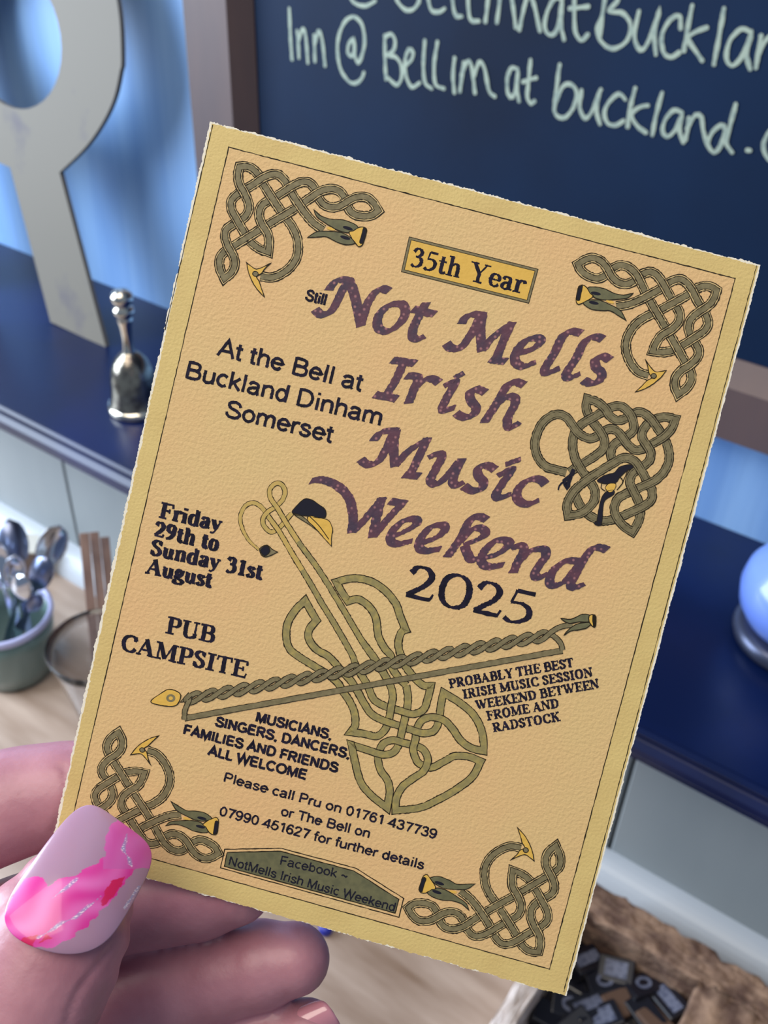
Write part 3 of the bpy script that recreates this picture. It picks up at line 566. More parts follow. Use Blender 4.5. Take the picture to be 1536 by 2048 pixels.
g('a', .5, ('n', [(.1, .5), (.16, .64), (.3, .64), (.36, .5), (.36, .1), (.48, .05)]), ('n', [(.36, .4), (.18, .33), (.1, .17), (.18, .03), (.3, .06), (.36, .16)]), st(.35, .1, .5))
g('d', .56, st(.42, 0, .98), ('n', [(.42, .56), (.3, .66), (.16, .58), (.11, .33), (.16, .07), (.3, .01), (.42, .12)]), Sf((.3, .42), y=1), Sf((.42, .54)))
g('e', .46, ('n', [(.12, .38), (.41, .38), (.38, .58), (.26, .66), (.15, .56), (.11, .33), (.17, .09), (.3, .03), (.43, .15)]))
g('g', .5, ('nc', [(.24, .66), (.12, .46), (.24, .25), (.36, .46)]), ('n', [(.2, .26), (.1, .14), (.3, .06), (.44, -.06), (.36, -.22), (.18, -.24), (.06, -.14), (.16, .0)]), ('h', [(.34, .6), (.48, .62)]))
g('h', .56, st(.15, 0, .98), ('n', [(.15, .5), (.26, .64), (.38, .62), (.42, .45), (.42, .0)]), Sf((.02, .2), y=1), Sf((.02, .27), (.31, .54)))
g('i', .28, st(.14, 0, .65), ('s', [(.14, .82), (.14, .98)]), Sf((.02, .26)), ('h', [(.02, .62), (.14, .62)]))
g('n', .56, st(.15, 0, .65), ('n', [(.15, .5), (.26, .64), (.38, .62), (.42, .45), (.42, .0)]), ('h', [(.02, .62), (.15, .62)]), Sf((.02, .27), (.31, .54)))
g('o', .5, ('nc', [(.25, .66), (.13, .55), (.1, .33), (.13, .11), (.25, 0), (.37, .11), (.4, .33), (.37, .55)]))
g('r', .42, st(.15, 0, .65), ('n', [(.15, .45), (.25, .64), (.36, .62), (.39, .52)]), ('h', [(.02, .62), (.15, .62)]), Sf((.02, .3)))
g('s', .4, ('n', [(.33, .5), (.27, .63), (.16, .62), (.1, .52), (.16, .41), (.29, .27), (.32, .14), (.24, .02), (.13, .03), (.07, .17)]))
g('t', .34, ('n', [(.16, .88), (.16, .15), (.22, .02), (.34, .1)]), ('h', [(.02, .62), (.31, .62)]))
g('u', .56, ('n', [(.14, .64), (.14, .2), (.2, .04), (.3, .03), (.41, .16)]), st(.41, 0, .65), ('h', [(.02, .62), (.14, .62)]), ('h', [(.3, .62), (.41, .62)]), Sf((.41, .54)))
g('y', .5, ('s', [(.1, .64), (.28, .1)]), ('h', [(.43, .64), (.24, -.08), (.14, -.2), (.05, -.16)]), ('h', [(.0, .62), (.22, .62)]), ('h', [(.33, .62), (.5, .62)]))
g('1', .46, st(.25, 0, .98), ('h', [(.1, .84), (.25, .95)]), Sf((.1, .4)))
g('2', .52, ('n', [(.07, .74), (.15, .94), (.3, .95), (.39, .76), (.34, .52), (.2, .28), (.07, .09)]), ('s2', [(.06, .08), (.42, .08)]), ('h', [(.42, .04), (.47, .26)]))
g('3', .5, ('n', [(.07, .76), (.16, .95), (.3, .93), (.36, .76), (.28, .58), (.16, .54)]), ('n', [(.18, .54), (.34, .5), (.41, .3), (.34, .08), (.18, .01), (.06, .1)]))
g('5', .5, ('s2', [(.16, .93), (.44, .93)]), ('h', [(.16, .95), (.11, .56)]), ('n', [(.1, .56), (.28, .58), (.4, .44), (.4, .22), (.28, .05), (.14, .01), (.05, .1)]))
g('9', .52, ('nc', [(.25, .97), (.13, .86), (.11, .66), (.22, .47), (.35, .55), (.4, .75), (.36, .9)]), ('n', [(.4, .7), (.38, .4), (.26, .14), (.08, .03)]))
g('0', .6, ('nc', [(.3, .98), (.14, .84), (.09, .5), (.14, .16), (.3, .02), (.46, .16), (.51, .5), (.46, .84)]))
g(' ', .27)
def serif(text, p0, p1, cap, wt=.2, hair=.075, z=60, m=None, sp=0.0, parent=None, jit=.35, name='lettering'):
    a, b_ = C(*p0), C(*p1); L = np.linalg.norm(b_-a); d = (b_-a)/L; up = np.array([-d[1], d[0]]); H = cap*PX
    tot = sum(G[c][0]+sp for c in text)-sp; sx = L/tot; x = 0; k = Ink(0, .15*U)
    ratio = sx/H
    for c in text:
        for ty, P in G[c][1]:
            cl = ty == 'nc'
            Q = [((x+p[0])*ratio, p[1]) for p in P]
            if ty in ('n', 'nc'): S = spline(Q, cl, .035)[0]; w = nibw(S, wt, hair, 0, cl)
            else: S = spline([q+(1,) for q in Q], False, .12)[0]; w = {'s': wt/2, 'h': hair/2, 's2': .06}[ty]
            S = np.array([a+d*s_[0]*H+up*s_[1]*H for s_ in S])
            k.ribbon(S, w*H, z*U, 0, closed=cl, jit=jit*PX)
        x += G[c][0]+sp
    return k.build(name, [m or m_ink], parent or card)
YR = serif('35th Year', (818, 531), (1046, 588), 37, wt=.20, hair=.085, jit=.4)
for t, a, b_ in (('Friday', (316, 1034), (441, 1063)), ('29th to', (306, 1072), (436, 1102)), ('Sunday 31st', (298, 1108), (523, 1159)), ('August', (290, 1145), (422, 1175))):
    serif(t, a, b_, 31, wt=.30, hair=.13)
serif('PUB', (329, 1265), (428, 1286), 34, wt=.26, hair=.11); serif('CAMPSITE', (238, 1299), (492, 1356), 34, wt=.26, hair=.11)
for t, a, b_ in (('PROBABLY THE BEST', (899, 1376), (1148, 1333)), ('IRISH MUSIC SESSION', (927, 1397), (1186, 1352)), ('WEEKEND BETWEEN', (952, 1419), (1199, 1375)), ('FROME AND', (974, 1440.5), (1119, 1414)), ('RADSTOCK', (986, 1464), (1121, 1441))):
    serif(t, a, b_, 18, wt=.27, hair=.14, jit=.5)
serif('2025', (803, 1193), (1064, 1253), 69, wt=.19, hair=.07, sp=-.03, jit=.5)
# grotesque lettering: one even pen
K = {}
def k_(ch, adv, *st): K[ch] = (adv, st)
def ov(cx, cy, rx, ry, a0=0, a1=360, n=10):
    return [(cx+rx*math.cos(math.radians(a)), cy+ry*math.sin(math.radians(a))) for a in np.linspace(a0, a1, n)]
XH = .70
def ring(cx, cy, rx, ry): return ('c', ov(cx, cy, rx, ry, 0, 324, 10))
k_('A', .72, ('l', [(.04, 0), (.36, .95), (.68, 0)]), ('l', [(.16, .33), (.56, .33)]))
k_('B', .72, ('l', [(.13, 0), (.13, 1)]), ('s', [(.13, .94), (.40, .94), (.55, .86), (.56, .64), (.42, .53), (.13, .53)]), ('s', [(.13, .53), (.44, .53), (.61, .42), (.60, .16), (.45, .06), (.13, .06)]))
k_('C', .76, ('s', ov(.40, .5, .31, .44, 38, 322, 12)))
k_('D', .77, ('l', [(.13, 0), (.13, 1)]), ('s', [(.13, .94), (.38, .94), (.58, .82), (.66, .5), (.58, .18), (.38, .06), (.13, .06)]))
k_('E', .68, ('l', [(.13, 0), (.13, 1)]), ('l', [(.13, .94), (.62, .94)]), ('l', [(.13, .52), (.58, .52)]), ('l', [(.13, .06), (.64, .06)]))
k_('F', .62, ('l', [(.13, 0), (.13, 1)]), ('l', [(.13, .94), (.6, .94)]), ('l', [(.13, .5), (.53, .5)]))
k_('G', .80, ('s', ov(.41, .5, .32, .44, 42, 300, 12)+[(.70, .2), (.70, .46)]), ('l', [(.42, .46), (.76, .46)]))
k_('I', .28, ('l', [(.14, 0), (.14, 1)]))
k_('L', .58, ('l', [(.13, 0), (.13, 1)]), ('l', [(.13, .06), (.56, .06)]))
k_('M', .86, ('l', [(.12, 0), (.12, 1)]), ('l', [(.14, .97), (.43, .06), (.72, .97)]), ('l', [(.74, 0), (.74, 1)]))
k_('N', .76, ('l', [(.13, 0), (.13, 1)]), ('l', [(.14, .97), (.62, .03)]), ('l', [(.63, 0), (.63, 1)]))
k_('O', .82, ring(.41, .5, .33, .45))
k_('P', .68, ('l', [(.13, 0), (.13, 1)]), ('s', [(.13, .94), (.42, .94), (.57, .84), (.57, .58), (.42, .47), (.13, .47)]))
k_('R', .76, ('l', [(.13, 0), (.13, 1)]), ('s', [(.13, .94), (.44, .94), (.60, .84), (.60, .61), (.44, .51), (.13, .51)]), ('l', [(.38, .5), (.68, 0)]))
k_('S', .70, ('s', [(.60, .70), (.52, .88), (.34, .94), (.16, .86), (.13, .70), (.24, .57), (.46, .48), (.60, .36), (.60, .18), (.46, .06), (.28, .06), (.13, .15), (.08, .32)]))
k_('T', .66, ('l', [(.33, 0), (.33, 1)]), ('l', [(.02, .94), (.64, .94)]))
k_('U', .76, ('s', [(.12, 1), (.12, .36), (.18, .12), (.38, .05), (.58, .12), (.64, .36), (.64, 1)]))
k_('W', 1.0, ('l', [(.04, 1), (.27, .04), (.5, .94), (.73, .04), (.96, 1)]))
k_('a', .58, ('s', [(.09, .52), (.16, .64), (.29, .67), (.42, .6), (.45, .45), (.45, .14), (.50, .0)]), ('s', [(.45, .41), (.22, .36), (.09, .25), (.12, .09), (.26, .04), (.40, .12), (.45, .26)]))
k_('b', .58, ('l', [(.1, 0), (.1, 1)]), ring(.30, .36, .19, .31))
k_('c', .52, ('s', ov(.29, .36, .21, .31, 45, 315, 10)))
k_('d', .58, ('l', [(.48, 0), (.48, 1)]), ring(.28, .36, .19, .31))
k_('e', .58, ('s', [(.08, .38), (.50, .38)]+ov(.29, .36, .21, .31, 20, 325, 11)))
k_('f', .30, ('s', [(.32, .93), (.22, .96), (.14, .86), (.14, 0)]), ('l', [(.0, .66), (.30, .66)]))
k_('h', .57, ('l', [(.1, 0), (.1, 1)]), ('s', [(.1, .45), (.18, .62), (.32, .67), (.44, .6), (.47, .44), (.47, 0)]))
k_('i', .24, ('l', [(.12, 0), (.12, XH)]), ('l', [(.12, .86), (.12, 1)]))
k_('k', .52, ('l', [(.1, 0), (.1, 1)]), ('l', [(.12, .28), (.45, XH)]), ('l', [(.22, .40), (.49, 0)]))
k_('l', .24, ('l', [(.12, 0), (.12, 1)]))
k_('m', .86, ('l', [(.1, 0), (.1, XH)]), ('s', [(.1, .45), (.17, .62), (.28, .67), (.39, .6), (.42, .44), (.42, 0)]), ('s', [(.42, .45), (.50, .62), (.61, .67), (.72, .6), (.75, .44), (.75, 0)]))
k_('n', .57, ('l', [(.1, 0), (.1, XH)]), ('s', [(.1, .45), (.18, .62), (.32, .67), (.44, .6), (.47, .44), (.47, 0)]))
k_('o', .58, ring(.29, .36, .21, .31))
k_('r', .36, ('l', [(.1, 0), (.1, XH)]), ('s', [(.1, .42), (.16, .6), (.26, .67), (.36, .64)]))
k_('s', .52, ('s', [(.43, .50), (.36, .64), (.22, .67), (.11, .58), (.13, .44), (.34, .33), (.44, .22), (.38, .08), (.22, .04), (.10, .12), (.06, .22)]))
k_('t', .30, ('s', [(.14, .9), (.14, .18), (.18, .06), (.29, .05)]), ('l', [(.0, .66), (.28, .66)]))
k_('u', .57, ('s', [(.1, XH), (.1, .26), (.14, .1), (.26, .04), (.40, .12), (.47, .28)]), ('l', [(.47, 0), (.47, XH)]))
k_(' ', .29); k_(',', .28, ('l', [(.15, .12), (.15, 0), (.08, -.14)]))
k_('~', .6, ('s', [(.08, .32), (.18, .44), (.3, .38), (.42, .32), (.52, .44)]))
k_('0', .57, ring(.28, .5, .20, .45)); k_('1', .5, ('l', [(.32, 0), (.32, 1)]), ('l', [(.32, .94), (.12, .74)]))
k_('2', .57, ('s', [(.09, .70), (.14, .88), (.29, .95), (.45, .86), (.45, .66), (.30, .42), (.10, .18), (.08, .06, 1), (.50, .06)]))
k_('3', .57, ('s', [(.09, .74), (.16, .9), (.29, .95), (.44, .86), (.42, .62), (.24, .53)]), ('s', [(.24, .53), (.44, .47), (.49, .27), (.40, .09), (.26, .05), (.12, .12), (.07, .27)]))
k_('4', .57, ('l', [(.40, 0), (.40, 1)]), ('l', [(.40, .94), (.05, .30), (.53, .28)]))
k_('5', .57, ('l', [(.48, .94), (.17, .94)]), ('s', [(.17, .94, 1), (.11, .48, 1), (.26, .60), (.44, .52), (.49, .32), (.41, .11), (.26, .05), (.12, .12), (.07, .26)]))
k_('6', .57, ('s', [(.47, .76), (.40, .92), (.26, .94), (.13, .76), (.08, .45), (.12, .18), (.28, .04), (.45, .14), (.48, .34), (.38, .55), (.22, .56), (.10, .40)]))
k_('7', .57, ('l', [(.06, .93), (.50, .93), (.34, .5), (.24, 0)]))
k_('9', .57, ('s', [(.09, .22), (.16, .08), (.30, .05), (.43, .22), (.48, .52), (.44, .82), (.28, .95), (.11, .85), (.08, .62), (.20, .42), (.36, .43), (.47, .6)]))
def sans(text, p0, p1, cap, wt=.125, m=None, z=60, name='lettering', jit=.35):
    a, b_ = C(*p0), C(*p1); L = np.linalg.norm(b_-a); d = (b_-a)/L; up = np.array([-d[1], d[0]]); H = cap*PX
    tot = sum(K[c][0] for c in text); sx = L/tot/H; x = 0; k = Ink(.05*U, .12*U)
    for c in text:
        for ty, P in K[c][1]:
            Q = [((x+p[0])*sx, p[1])+tuple(p[2:]) for p in P]
            S = spline(Q, ty == 'c', .05)[0] if ty != 'l' else spline([q[:2]+(1,) for q in Q], False, .12)[0]
            S = np.array([a+d*s_[0]*H+up*s_[1]*H for s_ in S]); k.ribbon(S, wt/2*H, z*U, 0, closed=ty == 'c', jit=jit*PX)
        x += K[c][0]
    return k.build(name, [m or m_ink], card)
sans('At the Bell at', (433, 710), (722, 783), 35, .172); sans('Buckland Dinham', (367, 755), (763, 852), 35, .172); sans('Somerset', (447, 833), (663, 886), 35, .172)
sans('Still', (609, 600), (651, 611), 22, .22, jit=.2)
for t, a, b_ in (('MUSICIANS,', (510, 1442), (663, 1479)), ('SINGERS, DANCERS,', (429, 1451), (699, 1517)), ('FAMILIES AND FRIENDS', (365, 1467), (675, 1545)), ('ALL WELCOME', (415, 1509), (612, 1559))): sans(t, a, b_, 20, .265, jit=.3)
for t, a, b_ in (('Please call Pru on 01761 437739', (445, 1562), (872, 1678)), ('or The Bell on', (560, 1630), (739, 1676)), ('07990 451627 for further details', (437, 1630), (847, 1739))): sans(t, a, b_, 20, .19, jit=.3)
for t, a, b_ in (('Facebook ~', (558, 1728), (695, 1760)), ('NotMells Irish Music Weekend', (455, 1729), (789, 1823))): sans(t, a, b_, 19, .16, m=m_navy, jit=.3)
# ------------------------------------------------------------------ the hand
def hp(px, py, d): return at_d(px, py, d)
m_skin = mat('skin', (190, 136, 148), .40, noise=((164, 108, 122), 120, (1, 1, 1), .35, .75), bump=(900, .25, .0003), sss=(.25, .004))
def chain(V, Q, pts, nseg=28):
    """closed tapering limb through (point, radius) with round ends"""
    P = [np.array(p[0]) for p in pts]; R = [p[1] for p in pts]; S = []; SR = []
    n = len(P)
    for i in range(n-1):
        a, b = P[i], P[i+1]; pa = P[i-1] if i else a-(b-a); pb = P[i+2] if i < n-2 else b+(b-a)
        for j in range(8):
            t = j/8; S.append(.5*((2*a)+(-pa+b)*t+(2*pa-5*a+4*b-pb)*t*t+(-pa+3*a-3*b+pb)*t**3)); SR.append(R[i]+(R[i+1]-R[i])*(t*t*(3-2*t)))
    S.append(P[-1]); SR.append(R[-1])
    d0 = nrm(S[1]-S[0]); d1 = nrm(S[-1]-S[-2])
    pre = [(S[0]-d0*SR[0]*math.sin(a), SR[0]*math.cos(a)) for a in (1.45, 1.2, .9, .6, .3)]; post = [(S[-1]+d1*SR[-1]*math.sin(a), SR[-1]*math.cos(a)) for a in (.3, .6, .9, 1.2, 1.45)]
    S = [p for p, _ in pre]+S+[p for p, _ in post]; SR = [r for _, r in pre]+SR+[r for _, r in post]
    b0 = len(V); up = np.array([.3, .2, 1.]); m = len(S)
    for i in range(m):
        d = nrm(S[min(i+1, m-1)]-S[max(i-1, 0)]); u = nrm(np.cross(d, up)); v = np.cross(d, u); up = -v if (-v)@up > 0 else v
        u = nrm(np.cross(d, up)); v = np.cross(u, d)
        for k in range(nseg): a = 2*math.pi*k/nseg; V.append(S[i]+(u*math.cos(a)+v*math.sin(a))*SR[i])
    for i in range(m-1):
        for k in range(nseg): k2 = (k+1) % nseg; Q.append((b0+i*nseg+k, b0+i*nseg+k2, b0+(i+1)*nseg+k2, b0+(i+1)*nseg+k))
    Q.append(tuple(b0+k for k in range(nseg))[::-1]); Q.append(tuple(b0+(m-1)*nseg+k for k in range(nseg)))
def lim(L): return [(hp(x, y, d), r*d/F) for x, y, d, r in L]
V = []; Q = []
cd = card_d
thumb = [(226, 1742, .1287, 52), (196, 1784, .1280, 84), (162, 1830, .1265, 116), (116, 1890, .125, 140), (66, 1980, .1235, 146), (20, 2090, .123, 150), (-30, 2230, .125, 165), (-110, 2420, .131, 190)]
index = [(330, 1585, .1475, 80), (230, 1584, .1480, 94), (120, 1588, .1480, 104), (0, 1616, .1475, 112), (-120, 1680, .1465, 118), (-260, 1850, .148, 124), (-330, 2080, .149, 132), (-330, 2330, .149, 140)]
middle = [(470, 1772, .1445, 78), (390, 1790, .1455, 90), (280, 1800, .147, 98), (140, 1830, .148, 104), (0, 1880, .149, 108), (-130, 2000, .150, 116), (-210, 2180, .150, 124), (-240, 2400, .149, 140)]
ring = [(588, 1918, .1475, 72), (520, 1930, .1485, 88), (420, 1948, .150, 98), (290, 1985, .151, 104), (150, 2040, .152, 108), (20, 2130, .152, 112), (-60, 2280, .151, 120), (-110, 2460, .150, 140)]
little = [(612, 2068, .149, 68), (540, 2080, .150, 80), (440, 2105, .151, 86), (330, 2150, .152, 90), (210, 2230, .152, 96), (120, 2340, .151, 105), (40, 2480, .150, 130)]
for L in (thumb, index, middle, ring, little, [(98, 1762, .1290, 58), (62, 1830, .1275, 88), (20, 1930, .126, 118)]): chain(V, Q, lim(L))
palm = [(-300, 2380, .149, 150), (-200, 2520, .149, 210), (-110, 2680, .149, 235), (-60, 2850, .150, 215), (-40, 3050, .152, 190), (-30, 3300, .156, 190)]
chain(V, Q, lim(palm)); chain(V, Q, lim([(-60, 2420, .148, 170), (0, 2600, .149, 190), (0, 2760, .15, 190)]))
me = bpy.data.meshes.new('t'); me.from_pydata([tuple(v) for v in V], [], Q); tmp = bpy.data.objects.new('t', me); COL.objects.link(tmp)
rm = tmp.modifiers.new('r', 'REMESH'); rm.mode = 'VOXEL'; rm.voxel_size = .00055
sm = tmp.modifiers.new('s', 'SMOOTH'); sm.factor = .5; sm.iterations = 5
hm = bpy.data.meshes.new_from_object(tmp.evaluated_get(bpy.context.evaluated_depsgraph_get())); bpy.data.objects.remove(tmp)
hm.name = 'hand'; hm.materials.clear(); hm.materials.append(m_skin); hm.polygons.foreach_set('use_smooth', [True]*len(hm.polygons))
# soft knuckle and pad creases, and the groove that frames the thumbnail
hv = np.empty(len(hm.vertices)*3); hm.vertices.foreach_get('co', hv); hv = hv.reshape(-1, 3); hn = np.empty(len(hm.vertices)*3); hm.vertex_normals.foreach_get('vector', hn); hn = hn.reshape(-1, 3)
cvx = (hv-EYE)@M; ppx = cvx[:, 0]/cvx[:, 2]*F+768; ppy = cvx[:, 1]/cvx[:, 2]*F+1024
def crease(poly, dmin, dmax, wd, dep):
    global hv
    P = spline(poly, False, 6)[0]; dist = np.full(len(hv), 1e9)
    msk = (cvx[:, 2] > dmin) & (cvx[:, 2] < dmax)
    for p in P: dist[msk] = np.minimum(dist[msk], np.hypot(ppx[msk]-p[0], ppy[msk]-p[1]))
    hv = hv-hn*(np.exp(-(dist/wd)**2)*dep)[:, None]
crease([(225, 1895), (185, 1945), (150, 1995), (135, 2048)], .10, .125, 7, .0003)
crease([(120, 1500), (135, 1580), (110, 1660)], .13, .143, 9, .00025)
crease([(470, 1800), (480, 1830)], .13, .146, 8, .0002)
hm.vertices.foreach_set('co', hv.ravel()); hm.update()
hand = bpy.data.objects.new('hand', hm); COL.objects.link(hand); tag(hand, 'hand with a long pink marbled thumbnail pinching the yellow card', 'hand')
# ---- nails
def nail(name, quadp, depth, sag, bulge, colf, m, thick=.0006, nu=90, nv=60, squ=5.0, label=None):
    BL, BR, TR, TL = [np.array(q, float) for q in quadp]; V = []; Q = []; cols = []
    ax = nrm((TL+TR)/2-(BL+BR)/2)
    for side in (0, 1):
        for i in range(nu+1):
            for j in range(nv+1):
                a = i/nu*2-1; c = j/nv*2-1
                # square to superellipse
                rr = (abs(a)**squ+abs(c)**squ)**(1/squ); mx = max(abs(a), abs(c))
                kk = mx/rr if rr > 0 else 1
                aa, ca = a*kk, c*kk
                u = (aa+1)/2; v = ca; vq = v*(1+.05*math.sin(math.pi*u))
                p = (BL*(1-u)+TL*u)*(1-vq)/2+(BR*(1-u)+TR*u)*(1+vq)/2
                p = p-ax*bulge*max(0, 1-u*2.2)**1.5*(1-v*v)
                d = depth(u)+sag*v*v+(thick if side else 0)+.0003*(mx**8)*(0 if side else 1)
                V.append(hp(p[0], p[1], d)); cols.append(colf(p[0], p[1], u, v))
    W = nv+1; o = (nu+1)*W
    for i in range(nu):
        for j in range(nv):
            q = (i*W+j, i*W+j+1, (i+1)*W+j+1, (i+1)*W+j); Q.append(q); Q.append(tuple(o+x for x in q[::-1]))
    rim = [(0, j) for j in range(nv)]+[(i, nv) for i in range(nu)]+[(nu, j) for j in range(nv, 0, -1)]+[(i, 0) for i in range(nu, 0, -1)]
    for a, b in zip(rim, rim[1:]+rim[:1]): A = a[0]*W+a[1]; B = b[0]*W+b[1]; Q.append((B, A, o+A, o+B))
    ob = mesh(name, V, Q, m, hand, smooth=True)
    bm = bmesh.new(); bm.from_mesh(ob.data); bmesh.ops.recalc_face_normals(bm, faces=bm.faces); bm.to_mesh(ob.data); bm.free()
    at = ob.data.color_attributes.new('varnish', 'FLOAT_COLOR', 'POINT'); at.data.foreach_set('color', np.array(cols).ravel())
    if label: ob['label'] = label
    return ob
def inpoly(x, y, P):
    c = False; j = len(P)-1
    for i in range(len(P)):
        if ((P[i][1] > y) != (P[j][1] > y)) and x < (P[j][0]-P[i][0])*(y-P[i][1])/(P[j][1]-P[i][1])+P[i][0]: c = not c
        j = i
    return c
PINK = [(-60, 1400), (80, 1270), (180, 1180), (300, 1165), (370, 1180), (400, 1245), (560, 1180), (700, 1110), (830, 1060), (905, 1000), (900, 830), (940, 700), (1000, 680), (1400, 900), (1400, 1060), (1290, 1100), (1150, 1110), (1040, 1240), (950, 1370), (870, 1430), (760, 1560), (600, 1715), (430, 1760), (330, 1770), (240, 1790), (60, 1730), (-60, 1700)]
HOT = [[(1060, 1165), (960, 1200), (900, 1290), (850, 1420), (900, 1400), (1000, 1290)], [(320, 1660), (190, 1690), (185, 1790), (260, 1785)], [(400, 1650), (340, 1740), (440, 1690)], [(-10, 1480), (40, 1380), (110, 1300), (60, 1420)]]
MILK = [(60, 1720), (240, 1790), (310, 1840), (280, 1960), (180, 2000), (60, 1900)]
SIL = [[(1085, 790), (1050, 920), (1090, 1000), (1130, 1085)], [(330, 1690), (480, 1590), (640, 1510), (800, 1390), (860, 1330)], [(450, 1350), (520, 1290), (660, 1190)], [(1060, 1430), (1180, 1250)]]
def _mix(a, b, t): return tuple(a[i]*(1-t)+b[i]*t for i in range(4))
def ncol(px, py, u, v):
    x, y = px*4.267, (py-1480)*4.267
    wob = 9*math.sin(x*.03+y*.02)+6*math.sin(y*.07)
    c = s2l((172, 134, 160))
    if inpoly(x+wob, y+wob, PINK):
        t = .5+.5*math.sin((x*.6+y)*.02+2*math.sin((x-y)*.006)); c = _mix(s2l((220, 52, 156)), s2l((234, 118, 196)), t*.75)
        if x > 880 and y < 1100: c = _mix(c, s2l((204, 104, 180)), .6)
    for P in HOT:
        if inpoly(x+wob, y, P): c = s2l((214, 34, 96))
    if inpoly(x+wob, y+wob, MILK): c = s2l((232, 206, 226))
    for L in SIL:
        for a, b in zip(L, L[1:]):
            a, b = np.array(a, float), np.array(b, float); p = np.array([x, y]); t = max(0, min(1, (p-a)@(b-a)/((b-a)@(b-a)))); dd = np.linalg.norm(p-a-(b-a)*t)
            wd = 24*(.55+.45*math.sin(x*.05+y*.033))
            if dd < wd: c = _mix(c, s2l((150, 160, 205)) if rng.random() < .75 else s2l((255, 250, 255)), .75*(1-dd/wd)**.5)
    return c
m_nail = mat('marbled_gel_varnish', (220, 120, 180), .3, coat=.55, attr='varnish', sss=(.15, .001))
nail('thumbnail', [(-12, 1838), (202, 1908), (320, 1700), (168, 1590)], lambda u: .1155+.0122*u**1.2, .0019, 30, ncol, m_nail, nu=150, nv=100, label='pink marbled thumbnail with silver glitter')
m_nail2 = mat('rose_gel_varnish', (196, 96, 120), .2, coat=1.0, attr='varnish')
nail('fingernail', [(520, 2060), (560, 2130), (690, 2060), (645, 1992)], lambda u: .1450+.001*u, .0016, 8, lambda px, py, u, v: _mix(s2l((205, 140, 155)), s2l((190, 70, 95)), max(0, 1-u*1.8)), m_nail2, nu=24, nv=16, label='rose tinted little fingernail')

# ------------------------------------------------------------------ wooden letter on the shelf
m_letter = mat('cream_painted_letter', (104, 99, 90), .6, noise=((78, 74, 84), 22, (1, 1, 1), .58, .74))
ly0, lz0 = .469, SH; lean = .055/.29
def LP(px, py):     # onto the leaning face
    r = ray(px, py); n_ = np.array([0, 1, -lean]); p0 = np.array([0, ly0, lz0]); t = ((p0-EYE)@n_)/(r@n_); return EYE+r*t
def l2d(px, py): p = LP(px, py); return np.array([p[0], (p[2]-lz0)*math.sqrt(1+lean*lean)])
out = [(-180, -80), (-120, -190), (0, -190), (110, -120), (190, -40), (232, 30), (243, 95), (236, 165), (212, 235), (170, 295), (119, 345)]
a_, b_2, c_2, d_2 = l2d(119, 345), l2d(212, 696), l2d(101, 644), l2d(20, 335)
bowl = [l2d(*p) for p in [(243, 95), (240, 140), (228, 195), (205, 245), (170, 295), (119, 345)]]
cx, cz = l2d(18, 60)[0], l2d(18, 60)[1]
Rx = l2d(243, 95)[0]-cx; Rz = Rx*1.02
ic = [l2d(*p) for p in [(123, 100), (121, 130), (112, 160), (95, 187), (70, 205), (45, 211), (20, 208), (0, 200)]]
irx = ic[0][0]-cx; irz = cz-ic[5][1]+.0
outer = [tuple(q/1e3) for q in spline([((cx+Rx*math.cos(t))*1e3, (cz+Rz*math.sin(t))*1e3) for t in np.linspace(math.pi/2, -.02, 8)]+[tuple(p*1e3) for p in bowl[1:]], False, 4)[0]]
lw = .075
left = cx-lw*1.75
outl = outer+[tuple(b_2), tuple(c_2), tuple(d_2), (left+lw*.95, d_2[1]+.004), (left+lw*.95, 0), (left, 0), (left, cz+Rz), ]
inner = [(cx+irx*math.cos(t), cz-.004+irz*math.sin(t)) for t in np.linspace(0, 2*math.pi, 36, endpoint=False)]
V = []; Q = []; th = .004
nd = nrm([0, 1, -lean]); up_ = nrm([0, lean, 1.])
def to3(p, k): return np.array([p[0], ly0, lz0])+up_*p[1]+nd*k
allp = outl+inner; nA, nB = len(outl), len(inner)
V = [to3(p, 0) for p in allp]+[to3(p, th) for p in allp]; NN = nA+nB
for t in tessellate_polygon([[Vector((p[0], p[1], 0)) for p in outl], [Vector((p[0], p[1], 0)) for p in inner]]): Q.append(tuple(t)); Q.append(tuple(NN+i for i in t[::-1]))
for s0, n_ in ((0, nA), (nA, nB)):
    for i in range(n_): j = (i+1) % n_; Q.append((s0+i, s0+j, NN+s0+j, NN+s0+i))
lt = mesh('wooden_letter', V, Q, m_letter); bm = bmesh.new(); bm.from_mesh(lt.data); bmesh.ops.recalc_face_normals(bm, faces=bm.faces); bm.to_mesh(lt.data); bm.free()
tag(lt, 'large cream wooden letter leaning on the blue wall', 'letter')
# ------------------------------------------------------------------ hand bell
m_brass = mat('tarnished_silver', (176, 168, 150), .22, metal=1, noise=((92, 84, 84), 120, (1, 1, 1), .4, .7), bump=(260, .3, .0006))
m_bright = mat('polished_silver', (226, 220, 205), .14, metal=1)
bx, by, _ = on_z(274, 816, SH)
bell = empty('hand_bell', (bx, by, SH), 'small silver hand bell standing on the navy shelf beside the letter', 'bell')
bell.scale = (.95, .95, .93)
prof = [(0.0, .002), (.0185, .002), (.0215, .0), (.0225, .002), (.0222, .0045), (.0205, .007)]
lathe('bell_rim', prof+[(.0, .007)], m_bright, bell)
lathe('bell_body', [(.0203, .0065), (.0190, .010), (.0178, .018), (.0170, .028), (.0155, .036), (.0125, .043), (.0085, .048), (.0045, .051)], m_brass, bell)
lathe('handle', [(.0050, .050), (.0042, .056), (.0040, .062), (.0046, .070), (.0056, .0765), (.0058, .079), (.0052, .080), (.0070, .0815), (.0078, .084), (.0076, .0870), (.0058, .0885), (.0056, .0895), (.0074, .0915), (.0082, .0945), (.0080, .0975), (.0058, .1005), (.0001, .1025)], m_bright, bell, 32)
